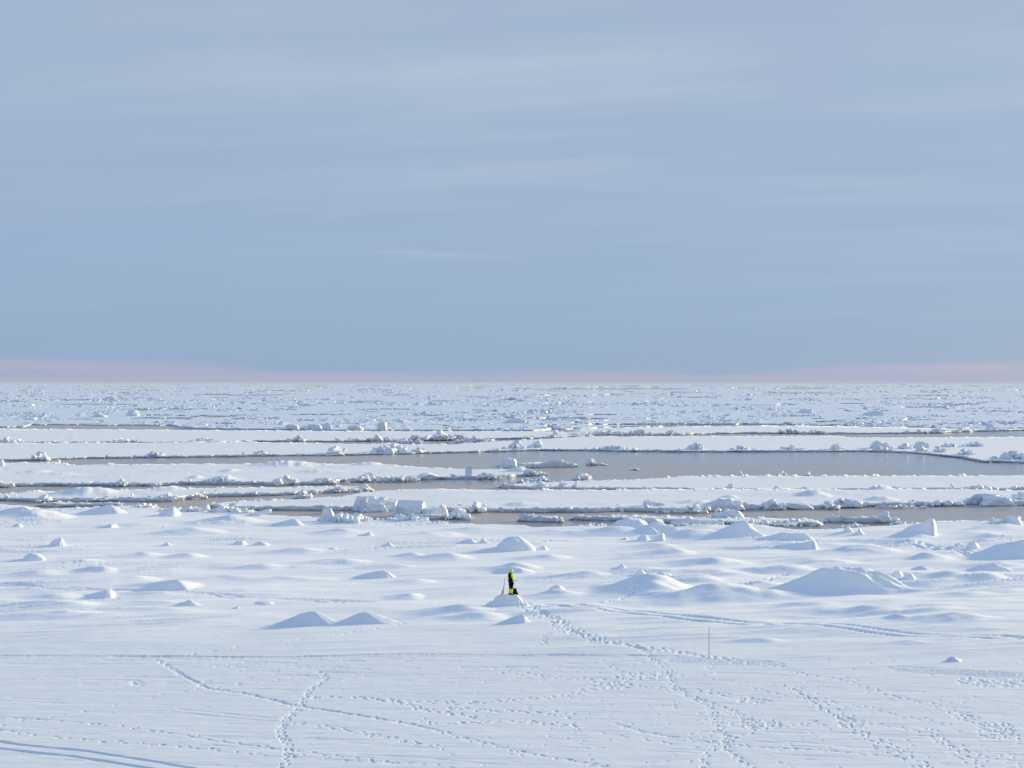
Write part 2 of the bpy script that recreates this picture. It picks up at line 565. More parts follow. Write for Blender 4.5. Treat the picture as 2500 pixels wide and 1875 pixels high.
def scatter(px, py, rx, ry, n, dep=0.08):
    dep, n = dep * 0.55, int(n * 0.8)
    for _ in range(n):
        a, r = rng.random() * 6.283, rng.random() ** 0.6
        X, Y = ground(px + rx * r * math.cos(a), py + ry * r * math.sin(a))
        b = rng.random() * 6.283
        stamp(X, Y, math.cos(b), math.sin(b), 0.12 + 0.05 * rng.random(), 0.06, dep * (0.5 + 0.7 * rng.random()), 0.1)


# main path from the person's mound to the bottom of the picture
MAIN = [(1288, 1478), (1305, 1493), (1347, 1508), (1373, 1529), (1400, 1546), (1438, 1554), (1476, 1567), (1533, 1577), (1574, 1586)]
trail(MAIN, 8, 0.5, 0.15)
trail([(1340, 1505), (1375, 1520), (1402, 1540), (1440, 1556)], 4, 0.6, 0.10)
trail([(1574, 1586), (1589, 1609), (1623, 1629), (1640, 1657), (1634, 1669), (1685, 1703), (1736, 1725), (1744, 1759), (1753, 1782),
       (1778, 1799), (1764, 1818), (1798, 1844), (1849, 1880)], 2, 0.22, 0.11)
trail([(1685, 1703), (1742, 1722), (1790, 1742), (1812, 1760), (1871, 1776), (1950, 1770), (2041, 1765)], 2, 0.5, 0.10)
scatter(1850, 1766, 70, 14, 150)
scatter(1843, 1708, 45, 9, 80)
scatter(1580, 1649, 90, 10, 90)
scatter(1500, 1672, 60, 9, 60)
scatter(2440, 1662, 110, 14, 260, 0.09)
scatter(2075, 1760, 35, 16, 70)
scatter(2352, 1748, 25, 12, 50)
scatter(2430, 1780, 45, 22, 80)
scatter(1262, 1478, 40, 12, 60, 0.07)
scatter(335, 1668, 20, 7, 30)
trail([(1574, 1586), (1645, 1592), (1730, 1606), (1815, 1617), (1900, 1625)], 5, 0.9, 0.09)
trail([(384, 1609), (424, 1635), (463, 1657), (508, 1680), (593, 1691), (650, 1703), (706, 1718), (791, 1731), (904, 1749), (983, 1764),
       (1073, 1782), (1158, 1807), (1250, 1827), (1335, 1847), (1476, 1869)], 2, 0.10, 0.11)
rut([(424, 1635), (463, 1657), (508, 1680), (593, 1691), (650, 1703), (706, 1718), (791, 1731), (904, 1749), (983, 1764), (1073, 1782)], 0.04, 0.12)
trail([(780, 1640), (799, 1655), (763, 1674), (740, 1703), (737, 1722), (706, 1745), (687, 1765), (681, 1790), (703, 1818), (703, 1852),
       (672, 1880)], 2, 0.12, 0.12)
trail([(0, 1779), (113, 1796), (282, 1810), (452, 1824), (621, 1844), (780, 1850), (1100, 1872)], 1, 0.3, 0.09, 0.5)
trail([(0, 1748), (170, 1759), (282, 1770), (424, 1790), (537, 1810), (734, 1835), (960, 1861)], 1, 0.2, 0.09, 0.55)
rut([(0, 1748), (170, 1759), (282, 1770), (424, 1790), (537, 1810), (734, 1835)], 0.03, 0.07, 0, 0.3)
trail([(0, 1767), (113, 1748), (226, 1731), (339, 1705), (452, 1683), (560, 1672), (700, 1655), (790, 1645)], 1, 0.2, 0.08, 0.8)
rut([(0, 1708), (226, 1720), (452, 1739), (650, 1759), (900, 1770)], 0.03, 0.08, 0, 0.35)
rut([(0, 1708), (226, 1720), (452, 1739), (650, 1759)], 0.03, 0.08, 0.6, 0.4)
trail([(780, 1700), (876, 1701), (989, 1714), (1034, 1731), (1158, 1748)], 3, 0.35, 0.10)
trail([(876, 1701), (1000, 1708), (1130, 1716), (1250, 1706), (1363, 1700), (1436, 1680), (1504, 1669), (1578, 1649)], 2, 0.4, 0.09)
trail([(1100, 1728), (1200, 1735), (1250, 1738), (1306, 1736), (1392, 1748)], 3, 0.6, 0.09)
trail([(729, 1762), (819, 1776), (904, 1793), (1080, 1822)], 2, 0.35, 0.09)
trail([(1034, 1759), (1050, 1769), (1057, 1779)], 3, 0.25, 0.10)
trail([(1102, 1767), (1180, 1762), (1250, 1762), (1318, 1765), (1400, 1772)], 3, 0.3, 0.09)
trail([(1928, 1640), (2041, 1660), (2097, 1674), (2182, 1705), (2250, 1713), (2352, 1748), (2437, 1787), (2520, 1820)], 2, 0.5, 0.10)
trail([(1922, 1674), (1990, 1714), (2063, 1759), (2109, 1799), (2182, 1827), (2239, 1858), (2270, 1880)], 3, 0.5, 0.11)
trail([(2063, 1755), (2150, 1765), (2210, 1776), (2284, 1799), (2380, 1838), (2520, 1870)], 2, 0.4, 0.10)
trail([(2267, 1776), (2300, 1810), (2340, 1845), (2390, 1880)], 2, 0.5, 0.10)
trail([(1840, 1680), (1920, 1700), (2000, 1705), (2080, 1720), (2190, 1745), (2300, 1770)], 1, 0.4, 0.09)
trail([(1504, 1765), (1566, 1784), (1657, 1799), (1758, 1815), (1900, 1825), (2040, 1832), (2200, 1848)], 2, 0.2, 0.09)
rut([(1504, 1765), (1566, 1784), (1657, 1799), (1758, 1815), (1900, 1825), (2040, 1832)], 0.035, 0.08)
trail([(1430, 1780), (1589, 1808), (1700, 1822)], 1, 0.2, 0.09)
trail([(1722, 1885), (1719, 1844), (1758, 1812), (1800, 1800), (1871, 1776)], 2, 0.15, 0.11)
trail([(1250, 1640), (1335, 1652), (1450, 1660), (1600, 1680), (1700, 1685), (1840, 1708)], 2, 0.6, 0.08)
trail([(1480, 1615), (1500, 1635), (1530, 1645)], 2, 0.3, 0.09)
trail([(1339, 1546), (1320, 1554), (1324, 1569), (1301, 1573)], 2, 0.3, 0.09)
trail([(1221, 1489), (1191, 1501), (1149, 1512)], 1, 0.2, 0.08, 0.5)
trail([(982, 1521), (906, 1535), (830, 1546), (740, 1560), (621, 1573), (452, 1598)], 1, 0.15, 0.07, 0.6)
trail([(1460, 1474), (1514, 1466), (1552, 1451), (1609, 1425)], 2, 0.18, 0.14, 0.5)
trail([(1827, 1428), (1857, 1417), (1890, 1408), (1922, 1400)], 4, 0.5, 0.13)
trail([(1345, 1478), (1322, 1480), (1300, 1484)], 3, 0.4, 0.09)
trail([(1730, 1606), (1735, 1622), (1728, 1635)], 2, 0.3, 0.09)
# ski and sledge tracks
for off in (0.0, 0.62):
    rut([(-60, 1430), (0, 1433), (133, 1437), (285, 1443), (456, 1453), (646, 1463), (840, 1467), (906, 1469)], 0.11, 0.11, off)
for off in (0.0, 1.05):
    rut([(1320, 1480), (1438, 1488), (1552, 1501), (1670, 1511), (1812, 1519), (2002, 1534), (2230, 1551), (2500, 1562), (2640, 1568)], 0.13, 0.13, off)
for off in (0.0, 0.9):
    rut([(-80, 1812), (0, 1827), (80, 1836), (170, 1844), (362, 1874), (430, 1886)], 0.08, 0.11, off)
for off in (0.0, 1.3):
    rut([(2150, 1331), (2192, 1330), (2230, 1327), (2268, 1338), (2325, 1351), (2400, 1361), (2500, 1366), (2640, 1372)], 0.22, 0.26, off)
rut([(-60, 1316), (0, 1318), (266, 1323), (494, 1329), (720, 1337)], 0.05, 0.14, 0, 0.1)
rut([(40, 1265), (170, 1275), (310, 1279)], 0.06, 0.2)
rut([(550, 1279), (700, 1285), (860, 1286)], 0.06, 0.2)
for (y0, dep, hw) in ((1599, 0.09, 0.13), (1604, 0.035, 0.10)):
    rut([(-80, y0), (0, y0), (395, y0 + 2), (706, y0 + 4), (847, y0 + 1), (1017, y0 - 3), (1250, y0 - 1), (1480, y0 - 1), (1645, y0 + 3)], dep, hw)
for k in range(26):                                    # the churned sledge road and fainter runs beside it
    y0 = 1601 + k * 2.6 + rng.random() * 2
    x0, x1 = rng.random() * 1500 - 100, 0
    x1 = x0 + 200 + rng.random() * 700
    rut([(x0, y0 + (rng.random() - .5) * 5), ((x0 + x1) / 2, y0), (x1, y0 + (rng.random() - .5) * 8)], 0.025 + 0.02 * rng.random(), 0.12, 0, 0.35, 0.1)
for k in range(4):
    y0 = 1606 + k * 4.0
    rut([(1640, y0 - 3), (1758, y0 + 3), (2041, y0 + 13), (2267, y0 + 24), (2500, y0 + 38), (2620, y0 + 45)], 0.05 + 0.02 * rng.random(), 0.14, 0, 0.2 + 0.1 * rng.random(), 0.3)
for k in range(30):
    x0 = 1250 + rng.random() * 900
    y0 = 1640 + rng.random() * 200
    rut([(x0, y0), (x0 + 250, y0 + 8 + rng.random() * 8), (x0 + 500 + rng.random() * 300, y0 + 18 + rng.random() * 22)], 0.022, 0.09, 0, 0.35, 0.1)
for k in range(24):
    x0 = -50 + rng.random() * 900
    y0 = 1640 + rng.random() * 220
    rut([(x0, y0), (x0 + 250, y0 + 4 + rng.random() * 12), (x0 + 500 + rng.random() * 300, y0 + 10 + rng.random() * 30)], 0.02, 0.09, 0, 0.35, 0.1)
for k in range(300):                                   # loose prints and crumbs all over the trampled ground
    X, Y = ground(1100 + 1450 * rng.random() ** 0.8, 1610 + 265 * rng.random())
    b = rng.random() * 6.283
    stamp(X, Y, math.cos(b), math.sin(b), 0.11, 0.06, 0.035 * (0.4 + 0.8 * rng.random()), 0.1)
GZ += DEP
# broken far edge, falling to the water
GZ[-1] = -0.15
GZ[-2] = np.minimum(GZ[-2], 0.18)
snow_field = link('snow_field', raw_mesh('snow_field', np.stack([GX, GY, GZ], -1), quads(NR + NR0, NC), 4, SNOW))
tag(snow_field, kind='structure')

# ------------------------------------------------------------------ ice blocks and rubble
def hull_shape(seed, n=16, box=3.0, lean=0.0):
    """an angular broken lump inside a unit cube standing on z = 0"""
    r = np.random.default_rng(seed)
    p = r.normal(size=(n, 3))
    p /= np.abs(p).max(axis=1, keepdims=True) ** (1 - 1 / box) * np.linalg.norm(p, axis=1, keepdims=True) ** (1 / box)
    p *= 0.5 * (0.82 + 0.25 * r.random((n, 1)))
    bm = bmesh.new()
    for c in p:
        bm.verts.new((c[0] + lean * c[2], c[1], c[2] + 0.5))
    ret = bmesh.ops.convex_hull(bm, input=bm.verts[:])
    bmesh.ops.delete(bm, geom=[g2 for g2 in ret['geom_interior'] if isinstance(g2, bmesh.types.BMVert)], context='VERTS')
    bmesh.ops.triangulate(bm, faces=bm.faces[:])
    bmesh.ops.recalc_face_normals(bm, faces=bm.faces[:])
    bm.verts.index_update()
    V = np.array([v.co[:] for v in bm.verts])
    T = np.array([[v.index for v in f.verts] for f in bm.faces])
    bm.free()
    return V, T


SHAPES = [hull_shape(100 + i, 12 + i % 5, 2.5 + (i % 3)) for i in range(10)]
SHAPE_ME = [raw_mesh('ice_block', V, T, 3, BLOCK, False) for V, T in SHAPES]


class Rubble:
    """small broken pieces; those big enough in view become parts, the rest one joined mesh"""
    def __init__(s):
        s.items = []

    def add(s, x, y, z, size, flat=0.8, asp=1.3):
        s.items.append((x, y, z, size, flat, asp))

    def build(s, parent, big_px=10.0, max_big=40, mat=None):
        mes = SHAPE_ME if mat is None else [raw_mesh('ice_block', V, T, 3, mat, False) for V, T in SHAPES]
        if not s.items:
            return
        it = sorted(s.items, key=lambda q2: -q2[3] / q2[1])
        VV, TT, base0 = [], [], 0
        nb = 0
        for (x, y, z, sz, fl, asp) in it:
            k = int(rng.integers(len(SHAPES)))
            ang = rng.random() * 6.283
            tx, ty = rng.normal(0, 0.25), rng.normal(0, 0.25)
            sc = np.array([sz * asp, sz * (0.7 + 0.5 * rng.random()), sz * fl])
            if sz * asp * F / y >= big_px and nb < max_big and abs(x / y) < 0.40:
                link('ice_block', mes[k], parent, (x, y, z), (tx, ty, ang), sc)
                nb += 1
                continue
            M = np.array((Matrix.Rotation(ang, 3, 'Z') @ Matrix.Rotation(ty, 3, 'Y') @ Matrix.Rotation(tx, 3, 'X')))
            V, T = SHAPES[k]
            VV.append((V * sc) @ M.T + (x, y, z))
            TT.append(T + base0)
            base0 += len(V)
        if VV:
            o = link('ice_rubble', raw_mesh('ice_rubble', np.concatenate(VV), np.concatenate(TT), 3, mat or BLOCK, False), parent)
            tag(o, kind='stuff')


# ------------------------------------------------------------------ floes
def floe(label, B, Fr, thick=0.42, group=None, bumps=(), rub=0.32, seed=0, rough=1.0, size=0.37, back=0.28, heaps=()):
    B, Fr = np.array(B, float), np.array(Fr, float)
    x0, x1 = max(B[0, 0], Fr[0, 0]), min(B[-1, 0], Fr[-1, 0])
    n = max(24, int((x1 - x0) / 2.6))
    px = np.linspace(x0, x1, n)
    t = (px - CX) / F
    Yb = (CAM - thick) * F / (np.interp(px, B[:, 0], B[:, 1]) - HZ)
    Yf = CAM * F / (np.interp(px, Fr[:, 0], Fr[:, 1]) - HZ)
    Yb = np.maximum(Yb, Yf + 0.5)
    xm = t * Yf
    sc = Yf.mean() / 250.0
    Yf = Yf + fbm(xm / (7 * sc), xm * 0, seed + 5, 4, 0.6) * 1.1 * sc
    Yb = Yb + fbm(xm / (6 * sc), xm * 0 + 5, seed + 9, 4, 0.6) * 1.3 * sc
    dv = float(np.mean(F * CAM / Yf - F * CAM / Yb))
    nr = int(np.clip(dv / 1.3, 8, 60))
    s = np.linspace(0, 1, nr) ** 1.15
    Ym = Yf[None, :] + (Yb - Yf)[None, :] * s[:, None]
    # x follows the sight-independent straight columns of the front edge, fanning with depth
    Xm = t[None, :] * Ym
    u = Xm * math.cos(TH) + Ym * math.sin(TH)
    v = -Xm * math.sin(TH) + Ym * math.cos(TH)
    Z = thick + rough * (fbm(u / 14, v / 7, seed + 2, 3) * 0.13 + (1 - np.abs(perlin(u / 8, v / 4, seed + 3))) ** 3 * 0.16
                         * sst(perlin(u / 25, v / 16, seed + 4), 0.0, 0.6))
    df = Ym - Yf[None, :]
    db = Yb[None, :] - Ym
    lipn = np.clip(fbm(Xm / (2.2 * sc), Ym / (3 * sc), seed + 7, 4, 0.7) + 0.15, 0, 2)
    Z += lipn * 0.17 * sc ** 0.5 * np.exp(-df / (1.1 * sc))
    lipb = np.clip(fbm(Xm / (2.0 * sc), Ym / (3 * sc), seed + 8, 4, 0.7) - 0.05, 0, 2)
    Z += lipb * back * sc ** 0.5 * np.exp(-db / (1.4 * sc))
    for (bx, by, wl, wr, dd, h) in bumps:
        X0, Y0 = ground(bx, by, thick)
        ex, ey = Xm - X0, Ym - Y0
        rx = np.where(ex < 0, ex / (wl * Y0 / F), ex / (wr * Y0 / F))
        r = np.sqrt(rx ** 2 + (ey / dd) ** 2) * (1 + 0.25 * perlin(ex / 2, ey / 2, seed + 13))
        bb = np.clip(1 - r, 0, 1)
        Z += h * bb * bb * (3 - 2 * bb) * (1 + 0.25 * perlin(ex / 1.1, ey / 1.6, seed + 14))
    endm = np.minimum((px - x0), (x1 - px))
    off_end = sst(endm, -1, 12 + 10 * (0.5 + 0.5 * perlin(px / 6, px * 0, seed)))
    Z = 0.05 + (Z - 0.05) * np.where((x0 < -300) & (px < 800), 1, np.where((x1 > 2700) & (px > 1700), 1, off_end))[None, :]
    # broken front: undercut, belly, top
    und = sc * (0.03 + 0.40 * np.clip(fbm(xm / (7.0 * sc), xm * 0, seed + 21, 2), 0, 1))
    wob = sc ** 0.5 * 0.22 * fbm(xm / (0.9 * sc), xm * 0, seed + 22, 3, 0.7)
    zt = Z[0]
    rowsY = [Yf + und, Yf + und * 0.8, Yf - wob * 0.6, Yf - 0.10 - wob, Yf - 0.05 - wob * 0.5]
    rowsZ = [zt * 0 - 0.25, np.full(n, 0.10) + 0.08 * perlin(xm / 1.2, xm * 0, seed + 23), zt * 0.42, zt * 0.66, zt * 0.93]
    RX = [t * yy for yy in rowsY]
    endY, endZ = [Yb + 0.1, Yb + 0.15], [np.full(n, 0.1), np.full(n, -0.25)]
    X = np.vstack(RX + [Xm] + [t * yy for yy in endY])
    Y = np.vstack(rowsY + [Ym] + endY)
    ZZ = np.vstack(rowsZ + [Z] + endZ)
    o = link('ice_floe', raw_mesh('ice_floe', np.stack([X, Y, ZZ], -1), quads(len(Y), n), 4, FLOE))
    tag(o, label, 'ice floe', group)
    # broken pieces frozen along the front edge, and a few at the back
    R = Rubble()
    Xf = t * Yf
    length = np.hypot(np.diff(Xf), np.diff(Yf)).sum()
    clump = sst(fbm(Xf / (9 * sc), Xf * 0, seed + 31, 3, 0.6), -0.25, 0.7)
    pr2 = (0.12 + clump) * np.abs(np.gradient(Xf))
    inview = (px > -80) & (px < 2580)
    pr2 = np.where(inview, pr2, 0.0)
    if pr2.sum() > 0:
        pr2 /= pr2.sum()
        N = int(min(700, 1.7 * length * rub / sc))
        for i in rng.choice(n, N, p=pr2):
            h = clump[i]
            sz = size * sc ** 0.75 * (0.45 + rng.lognormal(-0.6, 0.55)) * (0.6 + 0.7 * h)
            d = (rng.random() ** 1.6) * (0.7 + 1.4 * h) * sc - 0.15 * sc
            lift = rng.random() ** 2 * h * 0.5 * sc ** 0.5
            tt2 = t[i] + rng.normal(0, 0.3) / Yf[i]
            y = Yf[i] + d
            z0 = (thick - 0.12 if d > 0.1 else 0.02) + lift
            R.add(tt2 * y, y, z0 - sz * 0.2, min(sz, 1.6 * sc ** 0.7), 0.55 + 0.4 * rng.random(), 1.0 + 0.9 * rng.random())
        N2 = int(min(160, 0.35 * length * rub / sc))
        clb = sst(fbm(Xf / (12 * sc), Xf * 0 + 7, seed + 33, 3, 0.6), 0.1, 0.8) * inview + 1e-6
        for i in rng.choice(n, N2, p=clb / clb.sum()):
            sz = size * 0.8 * sc ** 0.75 * (0.4 + rng.lognormal(-0.7, 0.5))
            y = Yb[i] - rng.random() * 1.2 * sc
            R.add(t[i] * y, y, thick - 0.1 - sz * 0.15, sz, 0.7, 1.1)
    for (hx, hy, wpx, cnt, hs2) in heaps:
        X0, Y0 = ground(hx, hy, thick * 0.6)
        for _ in range(cnt):
            a = rng.normal(0, 0.4)
            sz = hs2 * (0.35 + 0.8 * rng.random())
            R.add(X0 + a * wpx * Y0 / F, Y0 + rng.normal(0, 0.5) * hs2 * 1.4, max(0.05, (0.75 - abs(a)) * hs2 * 1.1 * rng.random()), sz, 0.8, 1.1)
    R.build(o, 10.0, 34)
    return o


floe('long smooth white floe whose broken front edge bounds the wide grey lead',
     [(-500, 1081), (0, 1081), (300, 1081), (600, 1079), (830, 1084), (1100, 1085), (1180, 1079), (1300, 1073), (1420, 1066), (1660, 1065), (2040, 1064), (2075, 1069), (2500, 1067), (2900, 1064)],
     [(-500, 1128), (57, 1125), (213, 1120), (403, 1118), (570, 1115), (798, 1113), (1000, 1109), (1100, 1106), (1225, 1103), (1324, 1100), (1670, 1104),
      (2130, 1103), (2230, 1107), (2344, 1117), (2400, 1128), (2500, 1132), (2900, 1140)],
     0.38, 'ice floes drifting beyond the snow field', seed=200, rough=0.45,
     heaps=[(92, 1122, 30, 14, 1.4), (375, 1115, 30, 18, 1.1), (640, 1111, 26, 12, 1.0), (820, 1108, 34, 20, 1.5), (950, 1105, 55, 60, 1.6), (1020, 1105, 25, 20, 1.2),
            (1260, 1096, 30, 20, 1.6), (1310, 1094, 22, 16, 1.5), (1490, 1098, 60, 40, 1.0), (1700, 1098, 40, 30, 1.2), (1810, 1099, 40, 30, 1.0), (1930, 1099, 40, 26, 1.0),
            (2040, 1098, 24, 20, 1.2), (2145, 1095, 26, 40, 1.6), (2210, 1097, 25, 20, 1.2), (2250, 1095, 20, 24, 1.6), (2290, 1105, 25, 20, 1.2), (2360, 1112, 30, 20, 1.1), (2470, 1122, 50, 50, 1.4),
            (2320, 1092, 40, 30, 1.0), (2380, 1091, 30, 30, 1.2), (1160, 1080, 60, 40, 1.3), (1000, 1082, 60, 50, 1.1)])
floe('flat bright strip of floe at the far left above the rubble crack',
     [(-500, 1047), (0, 1047), (420, 1050), (900, 1053), (1300, 1053), (1450, 1057)],
     [(-500, 1082.5), (0, 1082.5), (540, 1082), (620, 1078.5), (830, 1079), (1000, 1077), (1150, 1074), (1300, 1071), (1450, 1066)],
     0.38, 'ice floes drifting beyond the snow field', seed=230, rough=0.45, rub=0.8,
     heaps=[(15, 1080, 20, 20, 1.2), (500, 1077, 40, 24, 0.9), (730, 1077, 30, 24, 1.1), (920, 1076, 50, 40, 1.3), (1075, 1074, 40, 60, 1.8), (1120, 1073, 50, 40, 1.4), (1010, 1075, 50, 40, 1.2)])
floe('far white floe at the right with a thin lead along its front',
     [(1400, 1046), (1660, 1041), (1960, 1039), (2300, 1046), (2900, 1048)],
     [(1400, 1063), (1660, 1062), (1812, 1058), (2066, 1060), (2300, 1057), (2420, 1053), (2500, 1051), (2900, 1049)],
     0.38, 'ice floes drifting beyond the snow field', seed=240, rough=0.5,
     heaps=[(1490, 1060, 60, 40, 1.2), (1560, 1062, 50, 40, 1.3), (1640, 1061, 40, 30, 1.2), (1925, 1057, 40, 30, 1.3), (1990, 1058, 30, 30, 1.2), (2290, 1055, 40, 24, 1.3)])
floe('broad smooth floe at the left carrying the upright ice pillar at its right tip',
     [(-500, 1131), (0, 1130), (60, 1130), (140, 1131), (182, 1135), (501, 1134), (640, 1133), (830, 1132), (940, 1133), (1000, 1138), (1140, 1146), (1200, 1146), (1260, 1147), (1300, 1153), (1340, 1157)],
     [(-500, 1189), (0, 1188), (190, 1187), (380, 1186), (475, 1183), (560, 1184), (640, 1182), (684, 1186), (816, 1182), (830, 1177), (1077, 1170), (1210, 1168), (1300, 1162), (1340, 1159)],
     0.48, 'ice floes drifting beyond the snow field', seed=250, rough=0.9,
     bumps=[(700, 1136, 110, 120, 7, 0.95), (90, 1152, 50, 40, 5, .45), (900, 1134, 60, 40, 4, .6), (1040, 1163, 30, 40, 4, .75), (1265, 1150, 28, 60, 5, .85), (540, 1170, 40, 60, 5, .7),
            (560, 1150, 30, 30, 4, .4), (770, 1152, 60, 80, 5, .4), (150, 1158, 60, 50, 4, .3), (480, 1166, 30, 20, 3, .5)],
     heaps=[(15, 1186, 22, 20, 0.9), (290, 1184, 30, 14, 0.9), (540, 1178, 45, 40, 1.0), (700, 1180, 36, 40, 1.3), (795, 1178, 50, 40, 0.8), (895, 1173, 30, 40, 1.1), (970, 1172, 60, 50, 0.8), (1190, 1166, 34, 40, 0.9),
            (1010, 1170, 20, 16, 0.8), (1290, 1158, 40, 50, 0.8), (140, 1134, 8, 8, 0.9)])
floe('narrow drifted floe at the left with a hollowed blue ice front',
     [(-500, 1209), (0, 1205), (68, 1202), (140, 1200), (250, 1197), (400, 1193), (600, 1190), (830, 1188), (912, 1188)],
     [(-500, 1224), (0, 1223), (95, 1225), (323, 1225), (418, 1223), (494, 1215), (646, 1211), (816, 1204), (912, 1198)],
     0.50, 'ice floes drifting beyond the snow field', seed=260, rough=1.0,
     bumps=[(215, 1203, 90, 110, 6, 0.95), (180, 1221, 60, 60, 2.5, .75), (420, 1194, 60, 40, 4, .5)],
     heaps=[(410, 1218, 40, 50, 0.8), (480, 1213, 40, 40, 0.6), (620, 1206, 40, 40, 0.6), (820, 1198, 60, 50, 0.6), (110, 1222, 20, 14, 0.8), (890, 1194, 18, 30, 0.7)])
floe('wide drifted floe across the right with smooth mounds above the lower lead',
     [(490, 1234), (551, 1227), (627, 1223), (740, 1219), (830, 1212), (880, 1203), (912, 1200), (959, 1196), (1073, 1194), (1210, 1196), (1440, 1197), (1640, 1194), (2200, 1194), (2300, 1197), (2900, 1198)],
     [(490, 1241), (570, 1246), (700, 1247), (830, 1246), (960, 1247), (1141, 1249), (1248, 1251), (1381, 1251), (1525, 1249), (1660, 1251), (1850, 1244), (2002, 1242), (2135, 1238), (2382, 1232), (2500, 1234), (2900, 1236)],
     0.50, 'ice floes drifting beyond the snow field', seed=270, rough=0.9,
     bumps=[(1985, 1209, 50, 50, 5, .75), (2145, 1193, 40, 40, 4, .65), (1770, 1236, 65, 80, 4, 1.0), (1785, 1213, 30, 20, 3, .4), (1265, 1232, 40, 70, 3, .35), (2150, 1220, 50, 50, 3, .5), (2400, 1222, 60, 80, 4, .9),
            (1700, 1226, 60, 60, 4, .4)],
     heaps=[(740, 1214, 24, 24, 0.9), (1165, 1246, 20, 24, 0.8), (1700, 1244, 60, 40, 0.7), (1885, 1238, 36, 60, 0.9), (2065, 1233, 45, 60, 1.0), (2030, 1238, 20, 20, 0.7), (2300, 1230, 70, 60, 0.6), (2420, 1225, 60, 50, 1.1),
            (2490, 1222, 30, 30, 1.0), (1680, 1248, 90, 40, 0.5), (2200, 1236, 90, 60, 0.4)])
floe('smooth pale floe on the right bounding the wide lead, its left tip a thin ledge',
     [(1214, 1187), (1286, 1179), (1400, 1175), (1514, 1172), (1670, 1162), (2000, 1162), (2500, 1160), (2900, 1159)],
     [(1214, 1190), (1286, 1195), (1438, 1198), (1628, 1198), (1700, 1201.5), (2150, 1201.5), (2230, 1199), (2500, 1199.5), (2900, 1200)],
     0.46, 'ice floes drifting beyond the snow field', seed=280, rough=0.5, back=0.5,
     heaps=[(1325, 1173, 25, 30, 0.7), (1420, 1170, 22, 50, 1.0), (1320, 1190, 20, 30, 0.8), (1375, 1191, 24, 40, 0.8), (1408, 1193, 18, 14, 0.9), (1805, 1162, 12, 20, 0.9), (1910, 1162, 16, 20, 0.9), (1970, 1161, 10, 16, 0.9),
            (2390, 1194, 45, 60, 0.7), (1290, 1175, 30, 16, 0.7), (2480, 1194, 30, 30, 0.6)])
floe('small drifted floe alone in the middle of the wide lead',
     [(1212, 1137), (1250, 1132), (1300, 1129), (1370, 1129), (1408, 1134), (1418, 1138)],
     [(1212, 1138), (1260, 1140), (1290, 1142), (1370, 1142), (1408, 1140), (1418, 1140)],
     0.6, 'ice floes drifting beyond the snow field', seed=290, rough=0.6, bumps=[(1365, 1134, 60, 40, 5, .9), (1250, 1136, 30, 40, 4, .8)], rub=1.2)
floe('little rubble floe right of the drifted floe in the wide lead',
     [(1430, 1133), (1452, 1131), (1483, 1134)], [(1430, 1135), (1452, 1136), (1483, 1136)], 0.4, 'ice floes drifting beyond the snow field', seed=300, heaps=[(1443, 1133, 16, 20, .9)])
floe('tiny lone ice cake far out on the grey wide lead',
     [(1540, 1145), (1550, 1144), (1563, 1145)], [(1540, 1148), (1550, 1148), (1563, 1148)], 0.35, 'ice floes drifting beyond the snow field', seed=310, rub=.4)
floe('thick flat topped floe with a round snow cap floating in the right lead',
     [(2004, 1267), (2030, 1264), (2150, 1263), (2195, 1265), (2201, 1270)], [(2004, 1273), (2030, 1275), (2100, 1276), (2190, 1277), (2201, 1275)],
     0.62, 'ice floes drifting beyond the snow field', seed=320, rough=0.4, heaps=[(2190, 1272, 14, 30, .5), (2012, 1268, 10, 16, .5)])
floe('small thick floe in the middle of the near lead',
     [(1260, 1269), (1290, 1264), (1360, 1263), (1373, 1268)], [(1260, 1273), (1300, 1273), (1340, 1274), (1373, 1273)], 0.55,
     'ice floes drifting beyond the snow field', seed=330, rough=0.5, heaps=[(1300, 1264, 18, 20, .6), (1368, 1269, 8, 16, .5)])
floe('thin shelf of floe left of the snowy hummocks in the near lead',
     [(1388, 1263), (1400, 1260), (1500, 1258), (1600, 1259), (1700, 1261)], [(1388, 1269), (1440, 1271), (1520, 1272), (1600, 1276), (1700, 1279)], 0.50,
     'ice floes drifting beyond the snow field', seed=340, rough=0.6, bumps=[(1640, 1272, 60, 110, 3, .7)])
floe('slushy flat floe beside the snow field edge left of the capped floe',
     [(1650, 1263), (1830, 1265), (1960, 1268), (2010, 1272)], [(1650, 1280), (1750, 1281), (1850, 1282), (2010, 1284)], 0.40,
     'ice floes drifting beyond the snow field', seed=350, rough=0.8, heaps=[(1860, 1279, 30, 30, .5), (1940, 1276, 34, 40, .5), (1780, 1262, 40, 70, .8), (1930, 1268, 40, 60, .3)])
floe('ice raft under the tumbled blocks in the near lead',
     [(985, 1260), (1010, 1256), (1080, 1254), (1156, 1258)], [(985, 1266), (1060, 1268), (1130, 1268), (1156, 1266)], 0.5,
     'ice floes drifting beyond the snow field', seed=360, rough=0.6, heaps=[(1110, 1262, 40, 40, .6), (1145, 1264, 12, 20, .5)])
floe('low drifted floe close under the left edge of the snow field lead',
     [(90, 1229), (130, 1226), (200, 1228), (250, 1230), (300, 1232)], [(90, 1236), (130, 1237), (200, 1238), (250, 1237), (300, 1236)], 0.4,
     'ice floes drifting beyond the snow field', seed=370, rough=0.8, rub=.6)

